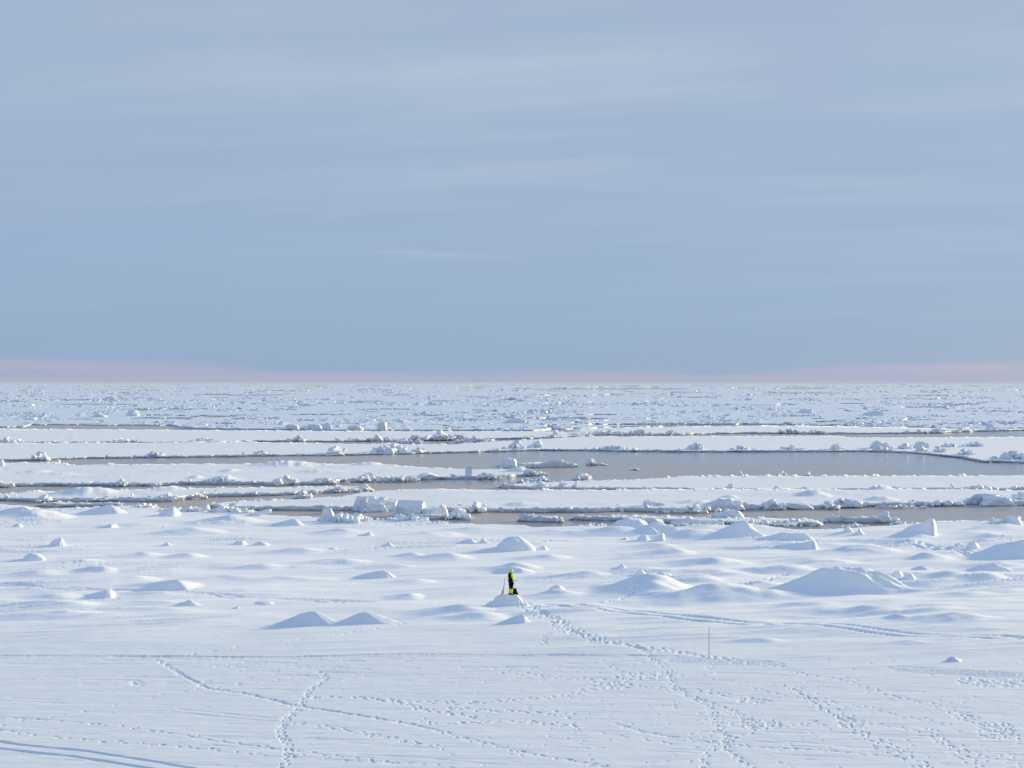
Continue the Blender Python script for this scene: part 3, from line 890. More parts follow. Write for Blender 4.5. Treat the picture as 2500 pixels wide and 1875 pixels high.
# ------------------------------------------------------------------ pack ice out to the horizon
PE = np.array([(-600, 1041), (0, 1041), (60, 1040), (75, 1035), (420, 1037), (450, 1044), (900, 1049), (1300, 1049), (1480, 1042), (1660, 1039), (1960, 1037), (2100, 1041), (2400, 1045), (3200, 1046)], float)
tn = np.concatenate([np.linspace(-1.4, -0.42, 40)[:-1], np.linspace(-0.42, 0.42, 900), np.linspace(0.42, 1.4, 40)[1:]])
pxs = tn * F + CX
vf = np.interp(pxs, PE[:, 0], PE[:, 1]) - HZ + fbm(tn * 60, tn * 0, 81, 3) * 0.9
NRP = 230
sp = np.linspace(0, 1, NRP)
vv = vf[None, :] * (1 - sp[:, None]) + 2.9 * sp[:, None]
PY = (CAM - 0.45) * F / vv
PX = tn[None, :] * PY
pxg = pxs[None, :] + 0 * PY
pyg = vv + HZ
# ridged rubble country: pressure ridges between smooth pans
qx, qv = PX / PY * F / 210.0, vv / (2.6 + 0.055 * vv)
field = sst(fbm(qx, qv, 91, 4, 0.55), -0.30, 0.45)
nz = np.clip(fbm(PX / 5.0, PY / 14.0, 97, 4, 0.75) + 0.05, 0, 2)
big = np.clip(fbm(PX / 26.0, PY / 60.0, 99, 3, 0.6), 0, 2)
PZ = 0.42 + field * (nz * 0.42 + nz * big * 0.7) * (PY / 500.0) ** 0.35 + perlin(PX / 60, PY / 60, 101) * 0.06
# leads: long thin gaps
ld = fbm(qx * 0.5, qv * 1.3, 111, 4, 0.55)
gap = (np.abs(ld) < 0.042) & (perlin(qx * 1.2, qv * 0.8, 119) > 0.12)
for (a, b, y, h) in ((1286, 1480, 1022, 2.2), (1475, 1720, 1036, 3.0), (1660, 1955, 1036, 2.2), (315, 470, 1020.5, 1.3), (560, 680, 1022, 1.5), (535, 575, 1033, 1.6), (60, 320, 977, .9), (1240, 1680, 949.5, 1.3),
                     (1850, 2050, 960, 1.0), (590, 690, 965, 1.0), (1650, 1750, 970, .9), (1900, 2010, 949.5, 1.0), (0, 60, 980, 1.3), (120, 330, 987, .8), (860, 1010, 999, 1.0), (1020, 1100, 1013.5, 1.2),
                     (1880, 1990, 1016, 1.0), (2200, 2330, 994, 1.0), (700, 860, 1012, .9), (330, 520, 999, .8), (1330, 1400, 985, .8), (930, 1000, 965, .9), (1400, 1520, 1012, 1.2), (2330, 2480, 1004, .9), (2050, 2110, 985, .8)):
    e = ((pxg - (a + b) / 2) / ((b - a) / 2)) ** 2 + ((pyg - y + fbm(pxg / 40, pyg * 0, 121) * 0.8) / h) ** 2
    gap |= e < 1
keep = ~(gap[:-1, :-1] | gap[1:, 1:])
idx = quads(NRP, len(tn))[keep.ravel()]
# snow surface plus walls down to the water round every gap
ed = np.concatenate([idx[:, [0, 1]], idx[:, [1, 2]], idx[:, [2, 3]], idx[:, [3, 0]]])
key = np.minimum(ed[:, 0], ed[:, 1]) * 10 ** 7 + np.maximum(ed[:, 0], ed[:, 1])
uq, first, cnt = np.unique(key, return_index=True, return_counts=True)
bd = ed[first[cnt == 1]]
P3 = np.stack([PX, PY, PZ], -1).reshape(-1, 3)
low = P3.copy()
low[:, 2] = -0.3
nV = len(P3)
walls = np.stack([bd[:, 1], bd[:, 0], bd[:, 0] + nV, bd[:, 1] + nV], -1)
allV = np.concatenate([P3, low])
allF = np.concatenate([idx, walls])
used, inv = np.unique(allF.ravel(), return_inverse=True)
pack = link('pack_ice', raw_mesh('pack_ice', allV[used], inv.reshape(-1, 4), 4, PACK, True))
tag(pack, kind='structure')
# broken blocks riding the ridges
R = Rubble()
clus = sst(fbm(qx * 2.0, qv * 1.5, 131, 3, 0.6), -0.1, 0.6)
pf = (field * (0.15 + big) * (0.10 + clus)).ravel()
pf = np.where((np.abs(PX / PY).ravel() < 0.385) & (PY.ravel() < 11000), pf, 0)
fr = sst(pyg, 1005, 1046).ravel()
ch = rng.choice(len(pf), 9000, p=pf / pf.sum())
for i in ch:
    y = PY.ravel()[i]
    sz = (0.4 + rng.lognormal(-0.5, 0.6)) * 0.50 * (y / 500.0) ** 0.80
    sz = min(sz, 2.0 * (y / 500) ** 0.7)
    R.add(PX.ravel()[i] + rng.normal(0, 1), y + rng.normal(0, 2), PZ.ravel()[i] - sz * 0.25, sz, 0.45 + 0.3 * rng.random(), 1.2 + 1.6 * rng.random())
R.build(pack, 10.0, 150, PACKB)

# ------------------------------------------------------------------ hero blocks
def hero(label, px, base, wpx, hpx, depth=0.8, shape='boulder', seed=1, lean=0.0, yaw=0.0, tilt=0.0, z0=None, group=None, n=22, rough=0.035):
    zg = z0 if z0 is not None else ZS
    X, Y = ground(px, base, zg)
    if z0 is None:
        for _ in range(3):
            zg = tz(X, Y)
            X, Y = ground(px, base, zg)
    W, H = wpx * Y / F, hpx * Y / F
    D = W * depth
    Yc = Y + D * 0.35
    r = np.random.default_rng(seed * 13 + 5)
    bm = bmesh.new()
    if shape in ('slab', 'pillar'):
        for sx in (-.5, .5):
            for sy in (-.5, .5):
                for szz in (0, 1):
                    j = r.normal(0, 0.07, 3)
                    tp = 1.0 - (0.10 if szz else 0.0)
                    bm.verts.new((sx * tp + j[0] + lean * szz, sy * tp + j[1], szz * (1 + j[2] * 2.0)))
        for _ in range(6):
            a = r.normal(size=3)
            a /= np.abs(a).max()
            bm.verts.new((a[0] * .5, a[1] * .5, a[2] * .48 + .5))
    else:
        p = r.normal(size=(n, 3))
        p /= np.linalg.norm(p, axis=1, keepdims=True)
        k = 0.72 if shape == 'boulder' else 0.95
        p = np.sign(p) * np.abs(p) ** k
        p /= np.abs(p).max(axis=0, keepdims=True)
        for c in p:
            cz = 0.5 + 0.5 * c[2]
            tp = 1.0 - 0.28 * cz
            bm.verts.new((c[0] * .5 * tp + lean * cz, c[1] * .5 * tp, cz))
        for c in ((-.45, -.4), (.45, -.4), (.45, .4), (-.45, .4)):
            bm.verts.new((c[0] * 1.02, c[1], -0.15))
    ret = bmesh.ops.convex_hull(bm, input=bm.verts[:])
    bmesh.ops.delete(bm, geom=[g2 for g2 in ret['geom_interior'] if isinstance(g2, bmesh.types.BMVert)], context='VERTS')
    if shape in ('slab', 'pillar'):                        # knock corners off
        for _ in range(5):
            nv2 = Vector(r.normal(size=3)) * Vector((1, 1, .9))
            nv2.z = abs(nv2.z)
            nv2.normalize()
            c0 = Vector((0, 0, .45)) + nv2 * (0.44 + 0.10 * r.random()) * (1.0 if shape == 'slab' else 1.1)
            bmesh.ops.bisect_plane(bm, geom=bm.verts[:] + bm.edges[:] + bm.faces[:], plane_co=c0, plane_no=nv2, clear_outer=True)
        pts2 = [v.co.copy() for v in bm.verts]
        bm.clear()
        for c in pts2:
            bm.verts.new(c)
        ret = bmesh.ops.convex_hull(bm, input=bm.verts[:])
        bmesh.ops.delete(bm, geom=[g2 for g2 in ret['geom_interior'] if isinstance(g2, bmesh.types.BMVert)], context='VERTS')
    zt9 = max(v.co.z for v in bm.verts)
    for v in bm.verts:
        v.co.z /= zt9
    for v in bm.verts:
        v.co = Vector((v.co.x * W, v.co.y * D, v.co.z * H))
    m0 = min(W, H, D)
    bmesh.ops.dissolve_limit(bm, angle_limit=0.2, verts=bm.verts[:], edges=bm.edges[:])
    bmesh.ops.bevel(bm, geom=bm.edges[:], offset=m0 * (0.05 if shape in ('slab', 'pillar') else 0.09), segments=2, affect='EDGES', profile=0.6, clamp_overlap=True)
    bmesh.ops.remove_doubles(bm, verts=bm.verts[:], dist=m0 * 0.01)
    for v in bm.verts:
        v.co.x = max(-.62 * W, min((.62 + abs(lean)) * W, v.co.x))
        v.co.y = max(-.6 * D, min(.6 * D, v.co.y))
        v.co.z = max(-.2 * H, min(1.12 * H, v.co.z))
    bmesh.ops.triangulate(bm, faces=bm.faces[:])
    es = max(m0 * 0.16, 0.08)
    for _ in range(3):
        long = [e for e in bm.edges if e.calc_length() > es * 1.8]
        if not long or len(bm.faces) > 2600:
            break
        bmesh.ops.subdivide_edges(bm, edges=long, cuts=1)
        bmesh.ops.triangulate(bm, faces=bm.faces[:])
    bm.normal_update()
    co = np.array([v.co[:] for v in bm.verts])
    nr = np.array([v.normal[:] for v in bm.verts])
    s2 = m0 * 0.45
    d = fbm(co[:, 0] / s2 + co[:, 2] / s2 * .7, co[:, 1] / s2 + co[:, 2] / s2, 300 + seed, 3, 0.6) * m0 * rough * (3.6 if shape == 'lump' else 2.0)
    for v, dd2, nn in zip(bm.verts, d, nr):
        v.co += Vector(nn) * max(-.2 * m0, min(.2 * m0, float(dd2)))
    for f in bm.faces:
        f.smooth = shape == 'lump'
    me = bpy.data.meshes.new('ice_block')
    bm.to_mesh(me)
    bm.free()
    me.materials.append(BLOCK)
    o = link('ice_block', me, None, (X, Yc, zg - 0.08 * H), (0, tilt, yaw))
    tag(o, label, 'ice block', group)
    return o


NB = 'tumbled ice blocks at the near lead'
hero('tall rounded ice lump at the left end of the tumbled blocks, like a seated seal', 799, 1277, 38, 47, 0.9, 'lump', 1, -0.02, z0=.3, group=NB)
hero('low knobbly ice lump right of the seal shaped lump', 836, 1276, 46, 27, 0.8, 'lump', 2, 0, z0=.3, group=NB)
hero('small knobbly ice lump at the right end of the seal shaped heap', 872, 1277, 34, 26, 0.8, 'lump', 3, 0, z0=.3, group=NB)
hero('upright square ice block standing leftmost behind the tumbled slabs', 879, 1246, 30, 38, 0.9, 'pillar', 4, 0.06, 0.35, z0=.2, group=NB)
hero('biggest tilted ice slab of the tumbled blocks, sloping down to the right', 924, 1244, 80, 34, 0.5, 'slab', 5, 0.04, 0.25, 0.17, z0=.2, group=NB)
hero('low dark footed ice wedge in front of the biggest tilted slab', 915, 1250, 78, 24, 0.45, 'boulder', 6, -0.05, 0.1, 0.10, z0=.0, group=NB)
hero('massive squarish ice block with a sunlit right face in the middle of the tumbled blocks', 994, 1257, 72, 38, 0.7, 'slab', 7, 0.10, -0.45, -0.05, z0=.3, group=NB)
hero('flat leaning ice slab just right of the massive sunlit block', 1050, 1254, 46, 17, 0.7, 'slab', 8, 0.1, 0.2, -0.12, z0=.45, group=NB)
hero('small pointed ice lump between the two flat slabs on the raft', 1082, 1252, 24, 21, 0.8, 'lump', 9, -0.15, z0=.45, group=NB)
hero('rounded flat ice slab at the right end of the raft', 1119, 1256, 36, 15, 0.8, 'slab', 10, 0, 0.2, z0=.45, group=NB)
hero('white snow covered lump in front of the massive sunlit block', 975, 1272, 40, 17, 0.8, 'lump', 11, 0, z0=.4, group=NB)
hero('round snowy knob right of the snow covered lump in front', 1012, 1273, 24, 15, 0.9, 'lump', 12, 0, z0=.4, group=NB)
hero('small round snowball like knob rightmost in front of the raft', 1024, 1272, 16, 11, 0.9, 'lump', 47, 0, z0=.4, group=NB)
hero('thin white ice plank lying tilted at the snow field edge left of the tumbled blocks', 632, 1257, 68, 9, 0.25, 'slab', 13, 0, 0.55, -0.16, z0=.5)
FB = 'single ice blocks standing on the floes'
hero('slim upright ice pillar with a sunlit side on the tip of the broad left floe', 1143, 1161, 14, 29, 0.8, 'pillar', 14, 0.02, 0.4, z0=.5, group=FB)
hero('dark ragged ice block at the left end of the small floe in the wide lead', 1240, 1140, 48, 24, 0.7, 'boulder', 15, 0.05, z0=.3, group=FB)
hero('white pointed ice block on the shore of the left floe at the picture edge', 3, 1139, 14, 20, 0.9, 'boulder', 16, 0, z0=.4, group=FB)
hero('rounded pale ice hummock in front of the far left floe', 95, 1121, 48, 13, 0.7, 'lump', 17, 0, z0=.3, group=FB)
hero('turquoise ice block at the water edge in the middle distance left of the rubble heap', 818, 1112, 42, 11, 0.6, 'slab', 18, 0, z0=.1, group=FB)
hero('turquoise rugged ice block in the heap at the back of the wide lead', 948, 1108, 30, 16, 0.8, 'boulder', 19, 0, z0=.2, group=FB)
hero('upright far ice block leaning right on the distant rubble', 932, 1049, 20, 22, 0.8, 'pillar', 20, 0.18, z0=.5, group=FB)
hero('small cube of ice standing alone in the far distance', 979, 1031, 14, 9, 0.9, 'pillar', 21, -0.05, z0=.5, group=FB)
hero('long far hump of ice above the far left floe', 865, 1049, 44, 12, 0.6, 'lump', 22, 0, z0=.5, group=FB)
hero('squarish far ice block right end of the far blue row', 798, 1047, 25, 17, 0.7, 'boulder', 23, 0, z0=.5, group=FB)
hero('wide far ice block in the middle of the far blue row', 764, 1047, 42, 13, 0.6, 'boulder', 24, 0, z0=.5, group=FB)
hero('low far ice block at the left of the far blue row', 712, 1047, 36, 12, 0.6, 'boulder', 25, 0, z0=.5, group=FB)
hero('far bluish ice slab behind the far centre of the pack', 1255, 1032, 62, 12, 0.5, 'boulder', 26, 0.1, z0=.5, group=FB)
hero('small sharp far ice cone right of the centre', 1356, 1060, 14, 13, 0.9, 'boulder', 27, 0, z0=.5, group=FB)
hero('dark triangular hummock far out near the horizon at the left', 268, 975, 30, 8, 0.6, 'boulder', 28, 0, z0=.5, group=FB)
hero('dark little far block in the pack left of centre', 1018, 1015, 15, 6, 0.8, 'boulder', 29, 0, z0=.5, group=FB)
hero('trapezoid far ice block on the right of the pack', 1969, 1009, 34, 11, 0.6, 'slab', 30, 0, z0=.5, group=FB)
hero('wider trapezoid far ice block further right of the pack', 2133, 1014, 44, 12, 0.6, 'slab', 31, 0, z0=.5, group=FB)
hero('rounded far ice hump at the right above the narrow far lead', 2420, 1049, 26, 15, 0.7, 'lump', 32, 0, z0=.4, group=FB)
hero('steep far ice hummock at the left between the far rubble lines', 322, 1015, 34, 15, 0.7, 'boulder', 33, 0, z0=.5, group=FB)
hero('soft far ice hummock left of the steep one', 240, 1018, 40, 10, 0.7, 'lump', 34, 0, z0=.5, group=FB)
hero('bluish ice lump on the shore of the wide right lead', 2145, 1101, 30, 15, 0.7, 'boulder', 35, 0, z0=.2, group=FB)
hero('rounded ice knob where the wide lead bends at the right', 2249, 1102, 26, 16, 0.8, 'lump', 36, 0, z0=.4, group=FB)
hero('sail shaped snow block standing on the right floe', 1782, 1192, 18, 13, 0.8, 'boulder', 37, 0.25, z0=.5, group=FB)
hero('broad flat backed ice block on the right floe above the crack', 1598, 1235, 46, 16, 0.7, 'slab', 38, 0.05, 0.2, z0=.5, group=FB)
hero('long rounded ice hummock on the right floe', 1768, 1241, 112, 20, 0.4, 'lump', 39, -0.04, z0=.35, group=FB, n=30)
hero('knobbly ice lump left of the dark tilted slab', 1893, 1243, 62, 16, 0.5, 'lump', 40, 0, z0=.1, group=FB)
hero('dark tilted ice slab sloping into the right lead', 1955, 1243, 72, 15, 0.35, 'slab', 41, 0, -0.12, 0.19, z0=.05, group=FB)
hero('snowy ice lump right of the dark tilted slab', 2078, 1235, 62, 15, 0.5, 'lump', 42, 0, z0=.3, group=FB)
hero('big rough ice lump at the right picture edge across the lead', 2440, 1232, 90, 21, 0.5, 'lump', 43, 0, z0=.2, group=FB)
hero('round white snow cap sitting on the thick floating floe', 2163, 1268, 30, 20, 0.8, 'lump', 44, 0, z0=.55, group=FB)
hero('ragged ice block on the snow field shore at the far right', 2478, 1284, 40, 27, 0.7, 'boulder', 45, 0.05)
hero('small round ice knob left of the ragged far right block', 2424, 1277, 16, 14, 0.9, 'lump', 46)
hero('thin dark edged ice slab leaning out behind the rounded hummock', 1594, 1277, 58, 13, 0.5, 'slab', 49, 0.0, 0.1, 0.16, z0=.4)
hero('long smooth snow covered hump between the hummocks and the right lead', 1705, 1284, 150, 16, 0.25, 'lump', 50, 0, z0=.4, n=34)
hero('curled snowy ice ridge at the left end of the right lead', 1785, 1263, 76, 18, 0.4, 'lump', 48, 0.02, z0=.4)

R = Rubble()
for (hx, hy, wpx, cnt, hs2) in ((835, 1274, 46, 60, .75), (890, 1270, 30, 30, .5), (1000, 1272, 36, 40, .55), (945, 1268, 30, 24, .45), (545, 1250, 40, 50, .7), (470, 1247, 40, 40, .6), (420, 1247, 26, 20, .6),
                                (1690, 1284, 60, 50, .45), (1900, 1285, 80, 60, .45), (2090, 1286, 40, 20, .4), (600, 1252, 30, 24, .5), (2470, 1279, 36, 30, .7), (350, 1240, 40, 24, .5), (1080, 1276, 50, 20, .35),
                                (2200, 1281, 40, 16, .4), (2440, 1277, 60, 16, .4), (1450, 1285, 60, 16, .35)):
    for _ in range(cnt):
        a, b2 = rng.normal(0, .45), rng.random()
        X, Y = ground(hx + a * wpx, hy)
        sz = hs2 * (0.35 + 0.8 * rng.random())
        R.add(X, Y + (b2 - .3) * 1.6, tz(X, Y) - .1 + max(0, (.7 - abs(a)) * hs2 * .9 * rng.random()), sz, .8, 1.1)
R.build(snow_field, 10.0, 90)

# ------------------------------------------------------------------ snow mounds
def mound(label, px, base, top, wl, wr, prof='dome', depth=0.75, seed=0, rough=0.05, group='snow mounds on the snow field', skew=0.0, nr=26, na=64, pits=False):
    Yb = ground(px, base)[1]
    zg = ZS
    for _ in range(3):
        X, Y = ground(px, base, zg)
        rd = max(0.25, depth * 0.5 * (wl + wr) * Y / F)
        Yc = Y + rd * (0.75 if prof != 'dome' else 0.9)
        Xc = (px - CX) / F * Yc
        zg = tz(Xc, Yc)
    h = CAM - (top - HZ) * Yc / F - zg
    h = max(h, 0.12)
    a = np.linspace(0, 2 * math.pi, na, endpoint=False)
    ca, sa = np.cos(a), np.sin(a)
    sx = np.where(ca < 0, wl, wr) * Y / F
    s_eff = 1.0 + 0.12 * perlin(ca * 1.7 + seed, sa * 1.7, seed + 400)
    rr = np.linspace(0, 1, nr) ** 0.85
    RX = rr[:, None] * (ca * sx * s_eff)[None, :]
    RY = rr[:, None] * (sa * rd * s_eff)[None, :]
    q1 = rr[:, None] + 0 * RX
    if prof == 'dome':
        P = np.clip(1 - q1 ** 2.3, 0, 1) ** 0.95
    elif prof == 'cone':
        P = (np.exp(-2.6 * q1 ** 1.15) - math.exp(-2.6)) / (1 - math.exp(-2.6))
        P = P * 0.9 + 0.1 * np.clip(1 - (q1 / 0.35) ** 2, 0, 1)
    elif prof == 'table':
        P = 1 - sst(q1, 0.30, 1.0) ** 0.9
    elif prof == 'ridge':                                  # broad flat crest with an uneven lip, then a long apron
        sh = 0.56 + 0.10 * perlin(ca * 2.2 + 3, sa * 2.2, seed + 77)[None, :]
        P = 0.35 * (1 - sst(q1, 0.40, 1.0)) + 0.65 * (1 - sst(q1, sh - 0.34, sh + 0.16))
    elif prof == 'pyr':
        P = np.clip(1 - np.sqrt(q1 * q1 + 0.02) * 1.0, 0, 1) ** 1.12
    elif prof == 'fang':                                   # long wind tail on one side, broken steep face on the other
        P = np.clip(1 - q1, 0, 1) ** 1.25
        P = np.where((ca > 0)[None, :] & (q1 > 0.0), np.clip(1 - q1 ** 4, 0, 1), P)
    else:
        b = 1 - q1
        P = b * b * (3 - 2 * b)
    m0 = min(h, rd)
    N = fbm((RX + Xc) / (m0 * 1.3 + .1), (RY + Yc) / (m0 * 1.3 + .1), seed + 420, 4, 0.55)
    PN = P * (1 + rough * 2.0 * N)
    T0 = terrain((Xc + RX).ravel(), (Yc + RY).ravel()).reshape(RX.shape)
    for _ in range(4):
        seen = (HZ + (CAM - (T0 + h * PN)) * F / (Yc + RY))[q1 < 0.85].min()
        h = max(0.10, h + 0.9 * (seen - top) * Yc / F)
    Z = h * PN
    Z = Z + (0.018 * fbm((RX + Xc) / .55, (RY + Yc) / .4, seed + 460, 3, .6) + 0.05 * m0 * fbm((RX + Xc) / 1.3, (RY + Yc) / .9, seed + 470, 3, .6)) * (1 - q1)
    if pits:
        nr2 = np.clip(fbm(RX / .30, RY / .30, 433, 2, .6), -.2, .6)
        Z = Z - 0.22 * nr2 * sst(q1, 0.25, 0.5) * (1 - sst(q1, 0.85, 1.0))
    WX, WY = Xc + RX, Yc + RY
    TZ = terrain(WX.ravel(), WY.ravel()).reshape(WX.shape)
    ZZ = TZ + Z - 0.03 - 0.25 * sst(q1, 0.9, 1.0) * 0.5
    V = np.stack([RX, RY, ZZ - zg], -1)
    i = np.arange(nr - 1)[:, None] * na
    j = np.arange(na)[None, :]
    f = np.stack([i + j, i + (j + 1) % na, i + na + (j + 1) % na, i + na + j], -1).reshape(-1, 4)[:, ::-1]
    o = link('snow_mound', raw_mesh('snow_mound', V, f, 4, SNOW), None, (Xc, Yc, zg))
    tag(o, label, 'snow mound', group)
    return o, (Xc, Yc, zg, h, rd)


mound('small tall snow hump with a steep right side near the left edge', 150, 1334, 1312, 30, 10, 'dome', 0.8, 1)
mound('rounded snow hump nearest the left picture edge', 80, 1368, 1349, 24, 34, 'dome', 0.8, 2)
mound('small snow cap left of centre above the long drift', 408, 1333, 1322, 22, 24, 'cone', 0.8, 3)
mound('left one of the pair of tiny snow caps left of the dome', 590, 1329, 1319, 22, 14, 'dome', 0.8, 4)
mound('right one of the pair of tiny snow caps left of the dome', 639, 1332, 1321, 22, 20, 'dome', 0.8, 5)
mound('tiny snow knob high at the left below the snow field edge', 44, 1287, 1277, 14, 12, 'dome', 0.8, 6)
mound('snow knob with a long left tail below the left lead', 272, 1289, 1277, 46, 16, 'fang', 0.7, 7)
mound('tiny snow cone right of the tailed knob', 400, 1288, 1284, 12, 8, 'cone', 0.8, 8)
mound('tiny snow bump in the open snow left of the cone', 815, 1341, 1336, 14, 10, 'dome', 0.8, 9)
mound('long low snow drift with a crusted crest in the left half', 430, 1440, 1414, 120, 50, 'soft', 0.30, 10)
mound('sharp cornered snow pyramid beside the ski track at the left', 262, 1453, 1436, 62, 20, 'fang', 0.6, 11)
mound('pointed snow cone left of the flat dark hump', 462, 1481, 1463, 44, 42, 'cone', 0.6, 12)
mound('tiny snow point between the cone and the broad drifts', 581, 1487, 1480, 40, 16, 'cone', 0.7, 13)
mound('flat dark snow hump just above the ski track end', 646, 1475, 1466, 28, 26, 'dome', 0.8, 14)
mound('left one of the two broad snow drifts near the middle', 762, 1526, 1491, 96, 84, 'soft', 0.42, 15, 0.04)
mound('right one of the two broad snow drifts near the middle', 893, 1522, 1492, 70, 95, 'soft', 0.45, 16, 0.06)
mound('small snow point far behind the left broad drift', 902, 1308, 1297, 40, 18, 'cone', 0.7, 17)
mound('little snow cone left of the spiked pair', 949, 1334, 1320, 22, 20, 'cone', 0.8, 18)
mound('low snow hump beside the sharp spike', 1149, 1327, 1315, 32, 22, 'soft', 0.7, 19)
mound('sharp snow spike left of the large dome', 1178, 1327, 1310, 14, 26, 'cone', 0.7, 20)
mound('large smooth snow dome straight behind the person', 1258, 1346, 1308, 50, 52, 'dome', 0.75, 21, 0.03)
mound('small snow knob at the right foot of the large dome', 1326, 1343, 1332, 16, 12, 'dome', 0.9, 22)
mound('snow drift left of the person with a low crest', 938, 1412, 1392, 90, 36, 'soft', 0.4, 23)
mound('snow crest right behind the person\'s head', 1257, 1400, 1380, 70, 60, 'soft', 0.6, 24)
mound('rounded snow lump on the drift right of the person', 1362, 1448, 1427, 28, 22, 'dome', 0.8, 25)
mound('small snow hump right of the dome below the hummocks', 1519, 1388, 1374, 34, 26, 'cone', 0.7, 26)
mound('left snow block on the crest of the trodden drift', 1563, 1404, 1390, 14, 14, 'dome', 0.8, 27, 0.12)
mound('right snow block on the crest of the trodden drift', 1612, 1411, 1395, 26, 34, 'soft', 0.8, 28, 0.10)
mp = mound('trampled snow mound the person stands on', 1243, 1483, 1449.5, 66, 56, 'table', 0.50, 29, 0.05, pits=True, nr=60, na=150)
mound('low snow mound below the trampled mound', 1276, 1521, 1499, 76, 22, 'soft', 0.45, 30)
mound('rounded snow hummock right of the thin floe shelf', 1546, 1302, 1262, 64, 50, 'dome', 0.6, 31, 0.08)
mound('snow hummock shoulder sloping right beside the rounded hummock', 1605, 1304, 1272, 60, 120, 'soft', 0.4, 32, 0.08)
mound('small pointed snow heap in front of the rounded hummock', 1590, 1306, 1285, 40, 60, 'cone', 0.6, 33)
mound('cubic snow knob with a lit right side below the hummocks', 1614, 1317, 1300, 22, 10, 'fang', 1.0, 34)
mound('dark little snow knob left of the cubic knob', 1572, 1319, 1305, 18, 16, 'dome', 0.8, 35)
mound('tiny snow knob leftmost of the row below the hummocks', 1526, 1317, 1310, 16, 16, 'cone', 0.8, 36)
mound('snow pyramid with a dark crack on its face', 1812, 1313, 1269, 66, 62, 'pyr', 0.6, 37, 0.04)
mound('long flat snow covered slab right of the snow pyramid', 1950, 1321, 1299, 110, 52, 'table', 0.22, 38)
mound('leaning snow fang with a sunlit right face', 1984, 1342, 1318, 94, 14, 'fang', 0.35, 39)
mound('tall tilted snow block with a long drift tail at the right', 2274, 1307, 1264, 110, 13, 'fang', 0.30, 40)
mound('rounded snow bump in front of the far right drift', 2374, 1335, 1322, 18, 18, 'dome', 0.8, 41)
mound('smaller snow bump left of the rounded bump at the right', 2341, 1335, 1325, 14, 12, 'dome', 0.8, 42)
mound('big smooth snow drift cut by the right picture edge', 2500, 1364, 1317, 160, 150, 'soft', 0.40, 43)
mound('blunt snow drift between the fang and the winding track', 2085, 1352, 1332, 80, 60, 'soft', 0.45, 44)
mound('largest broad snow mound in the right half', 2075, 1445, 1382, 235, 210, 'ridge', 0.32, 45, 0.05, nr=40, na=110)
mound('left snow chunk on the right shoulder of the largest mound', 2188, 1412, 1392, 16, 18, 'dome', 0.8, 46, 0.1)
mound('right snow chunk on the shoulder of the largest mound', 2220, 1414, 1398, 18, 16, 'dome', 0.8, 47, 0.1)
mound('small snow crest right of the largest mound', 2252, 1392, 1381, 34, 30, 'soft', 0.6, 48)
mound('rough snow crest at the right below the winding track', 2420, 1396, 1374, 70, 60, 'soft', 0.5, 49, 0.1)
mound('small dark snow heap alone on the flat snow at the lower right', 2327, 1617, 1601, 20, 20, 'dome', 0.8, 50, 0.08)
mound('left knobbly snow crumb near the lead at the right', 2070, 1301, 1285, 12, 12, 'dome', 0.8, 51, 0.15)
mound('right pointed snow crumb near the lead at the right', 2098, 1303, 1286, 12, 18, 'cone', 0.9, 52, 0.15)
mound('rounded snow drift at the far left snow field edge', 60, 1256, 1236, 110, 50, 'soft', 0.5, 53)
mound('second rounded snow drift along the left snow field edge', 270, 1254, 1232, 90, 50, 'soft', 0.5, 54)
mound('knobbly snow heap at the snow field edge with a steep right side', 420, 1259, 1237, 36, 22, 'dome', 0.8, 55, 0.12)
mound('small snow block heap beside the lead left of the plank', 505, 1247, 1231, 26, 8, 'fang', 0.8, 56, 0.1)
mound('rugged snow heap between the small block and the plank', 545, 1251, 1232, 26, 14, 'dome', 0.8, 57, 0.15)
mound('low snow drift in front of the seal shaped lump', 720, 1282, 1266, 70, 30, 'soft', 0.5, 58)

# ------------------------------------------------------------------ marker pole
def rings(path_pts, radii, k=10, closed=True):
    V, Fq = [], []
    P = [Vector(p) for p in path_pts]
    for i, p in enumerate(P):
        d = (P[min(i + 1, len(P) - 1)] - P[max(i - 1, 0)]).normalized()
        ref = Vector((0, 1, 0)) if abs(d.y) < 0.9 else Vector((1, 0, 0))
        a = d.cross(ref).normalized()
        b = d.cross(a).normalized()
        for j in range(k):
            t2 = 2 * math.pi * j / k
            V.append(p + (a * math.cos(t2) + b * math.sin(t2)) * radii[i])
    n = len(P)
    for i in range(n - 1):
        for j in range(k):
            Fq.append((i * k + j, i * k + (j + 1) % k, (i + 1) * k + (j + 1) % k, (i + 1) * k + j))
    Fq.append(tuple(range(k))[::-1])
    Fq.append(tuple((n - 1) * k + j for j in range(k)))
    return [tuple(v) for v in V], Fq


def join(pieces):
    V, Fq = [], []
    for v, f in pieces:
        o = len(V)
        V += v
        Fq += [tuple(i + o for i in p) for p in f]
    return V, Fq


def pmesh(name, VF, mats, parent=None, smooth=True, loc=None, rot=None):
    me = bpy.data.meshes.new(name)
    me.from_pydata(VF[0], [], VF[1])
    for m in (mats if isinstance(mats, list) else [mats]):
        me.materials.append(m)
    me.polygons.foreach_set('use_smooth', [smooth] * len(me.polygons))
    me.update()
    return link(name, me, parent, loc, rot)


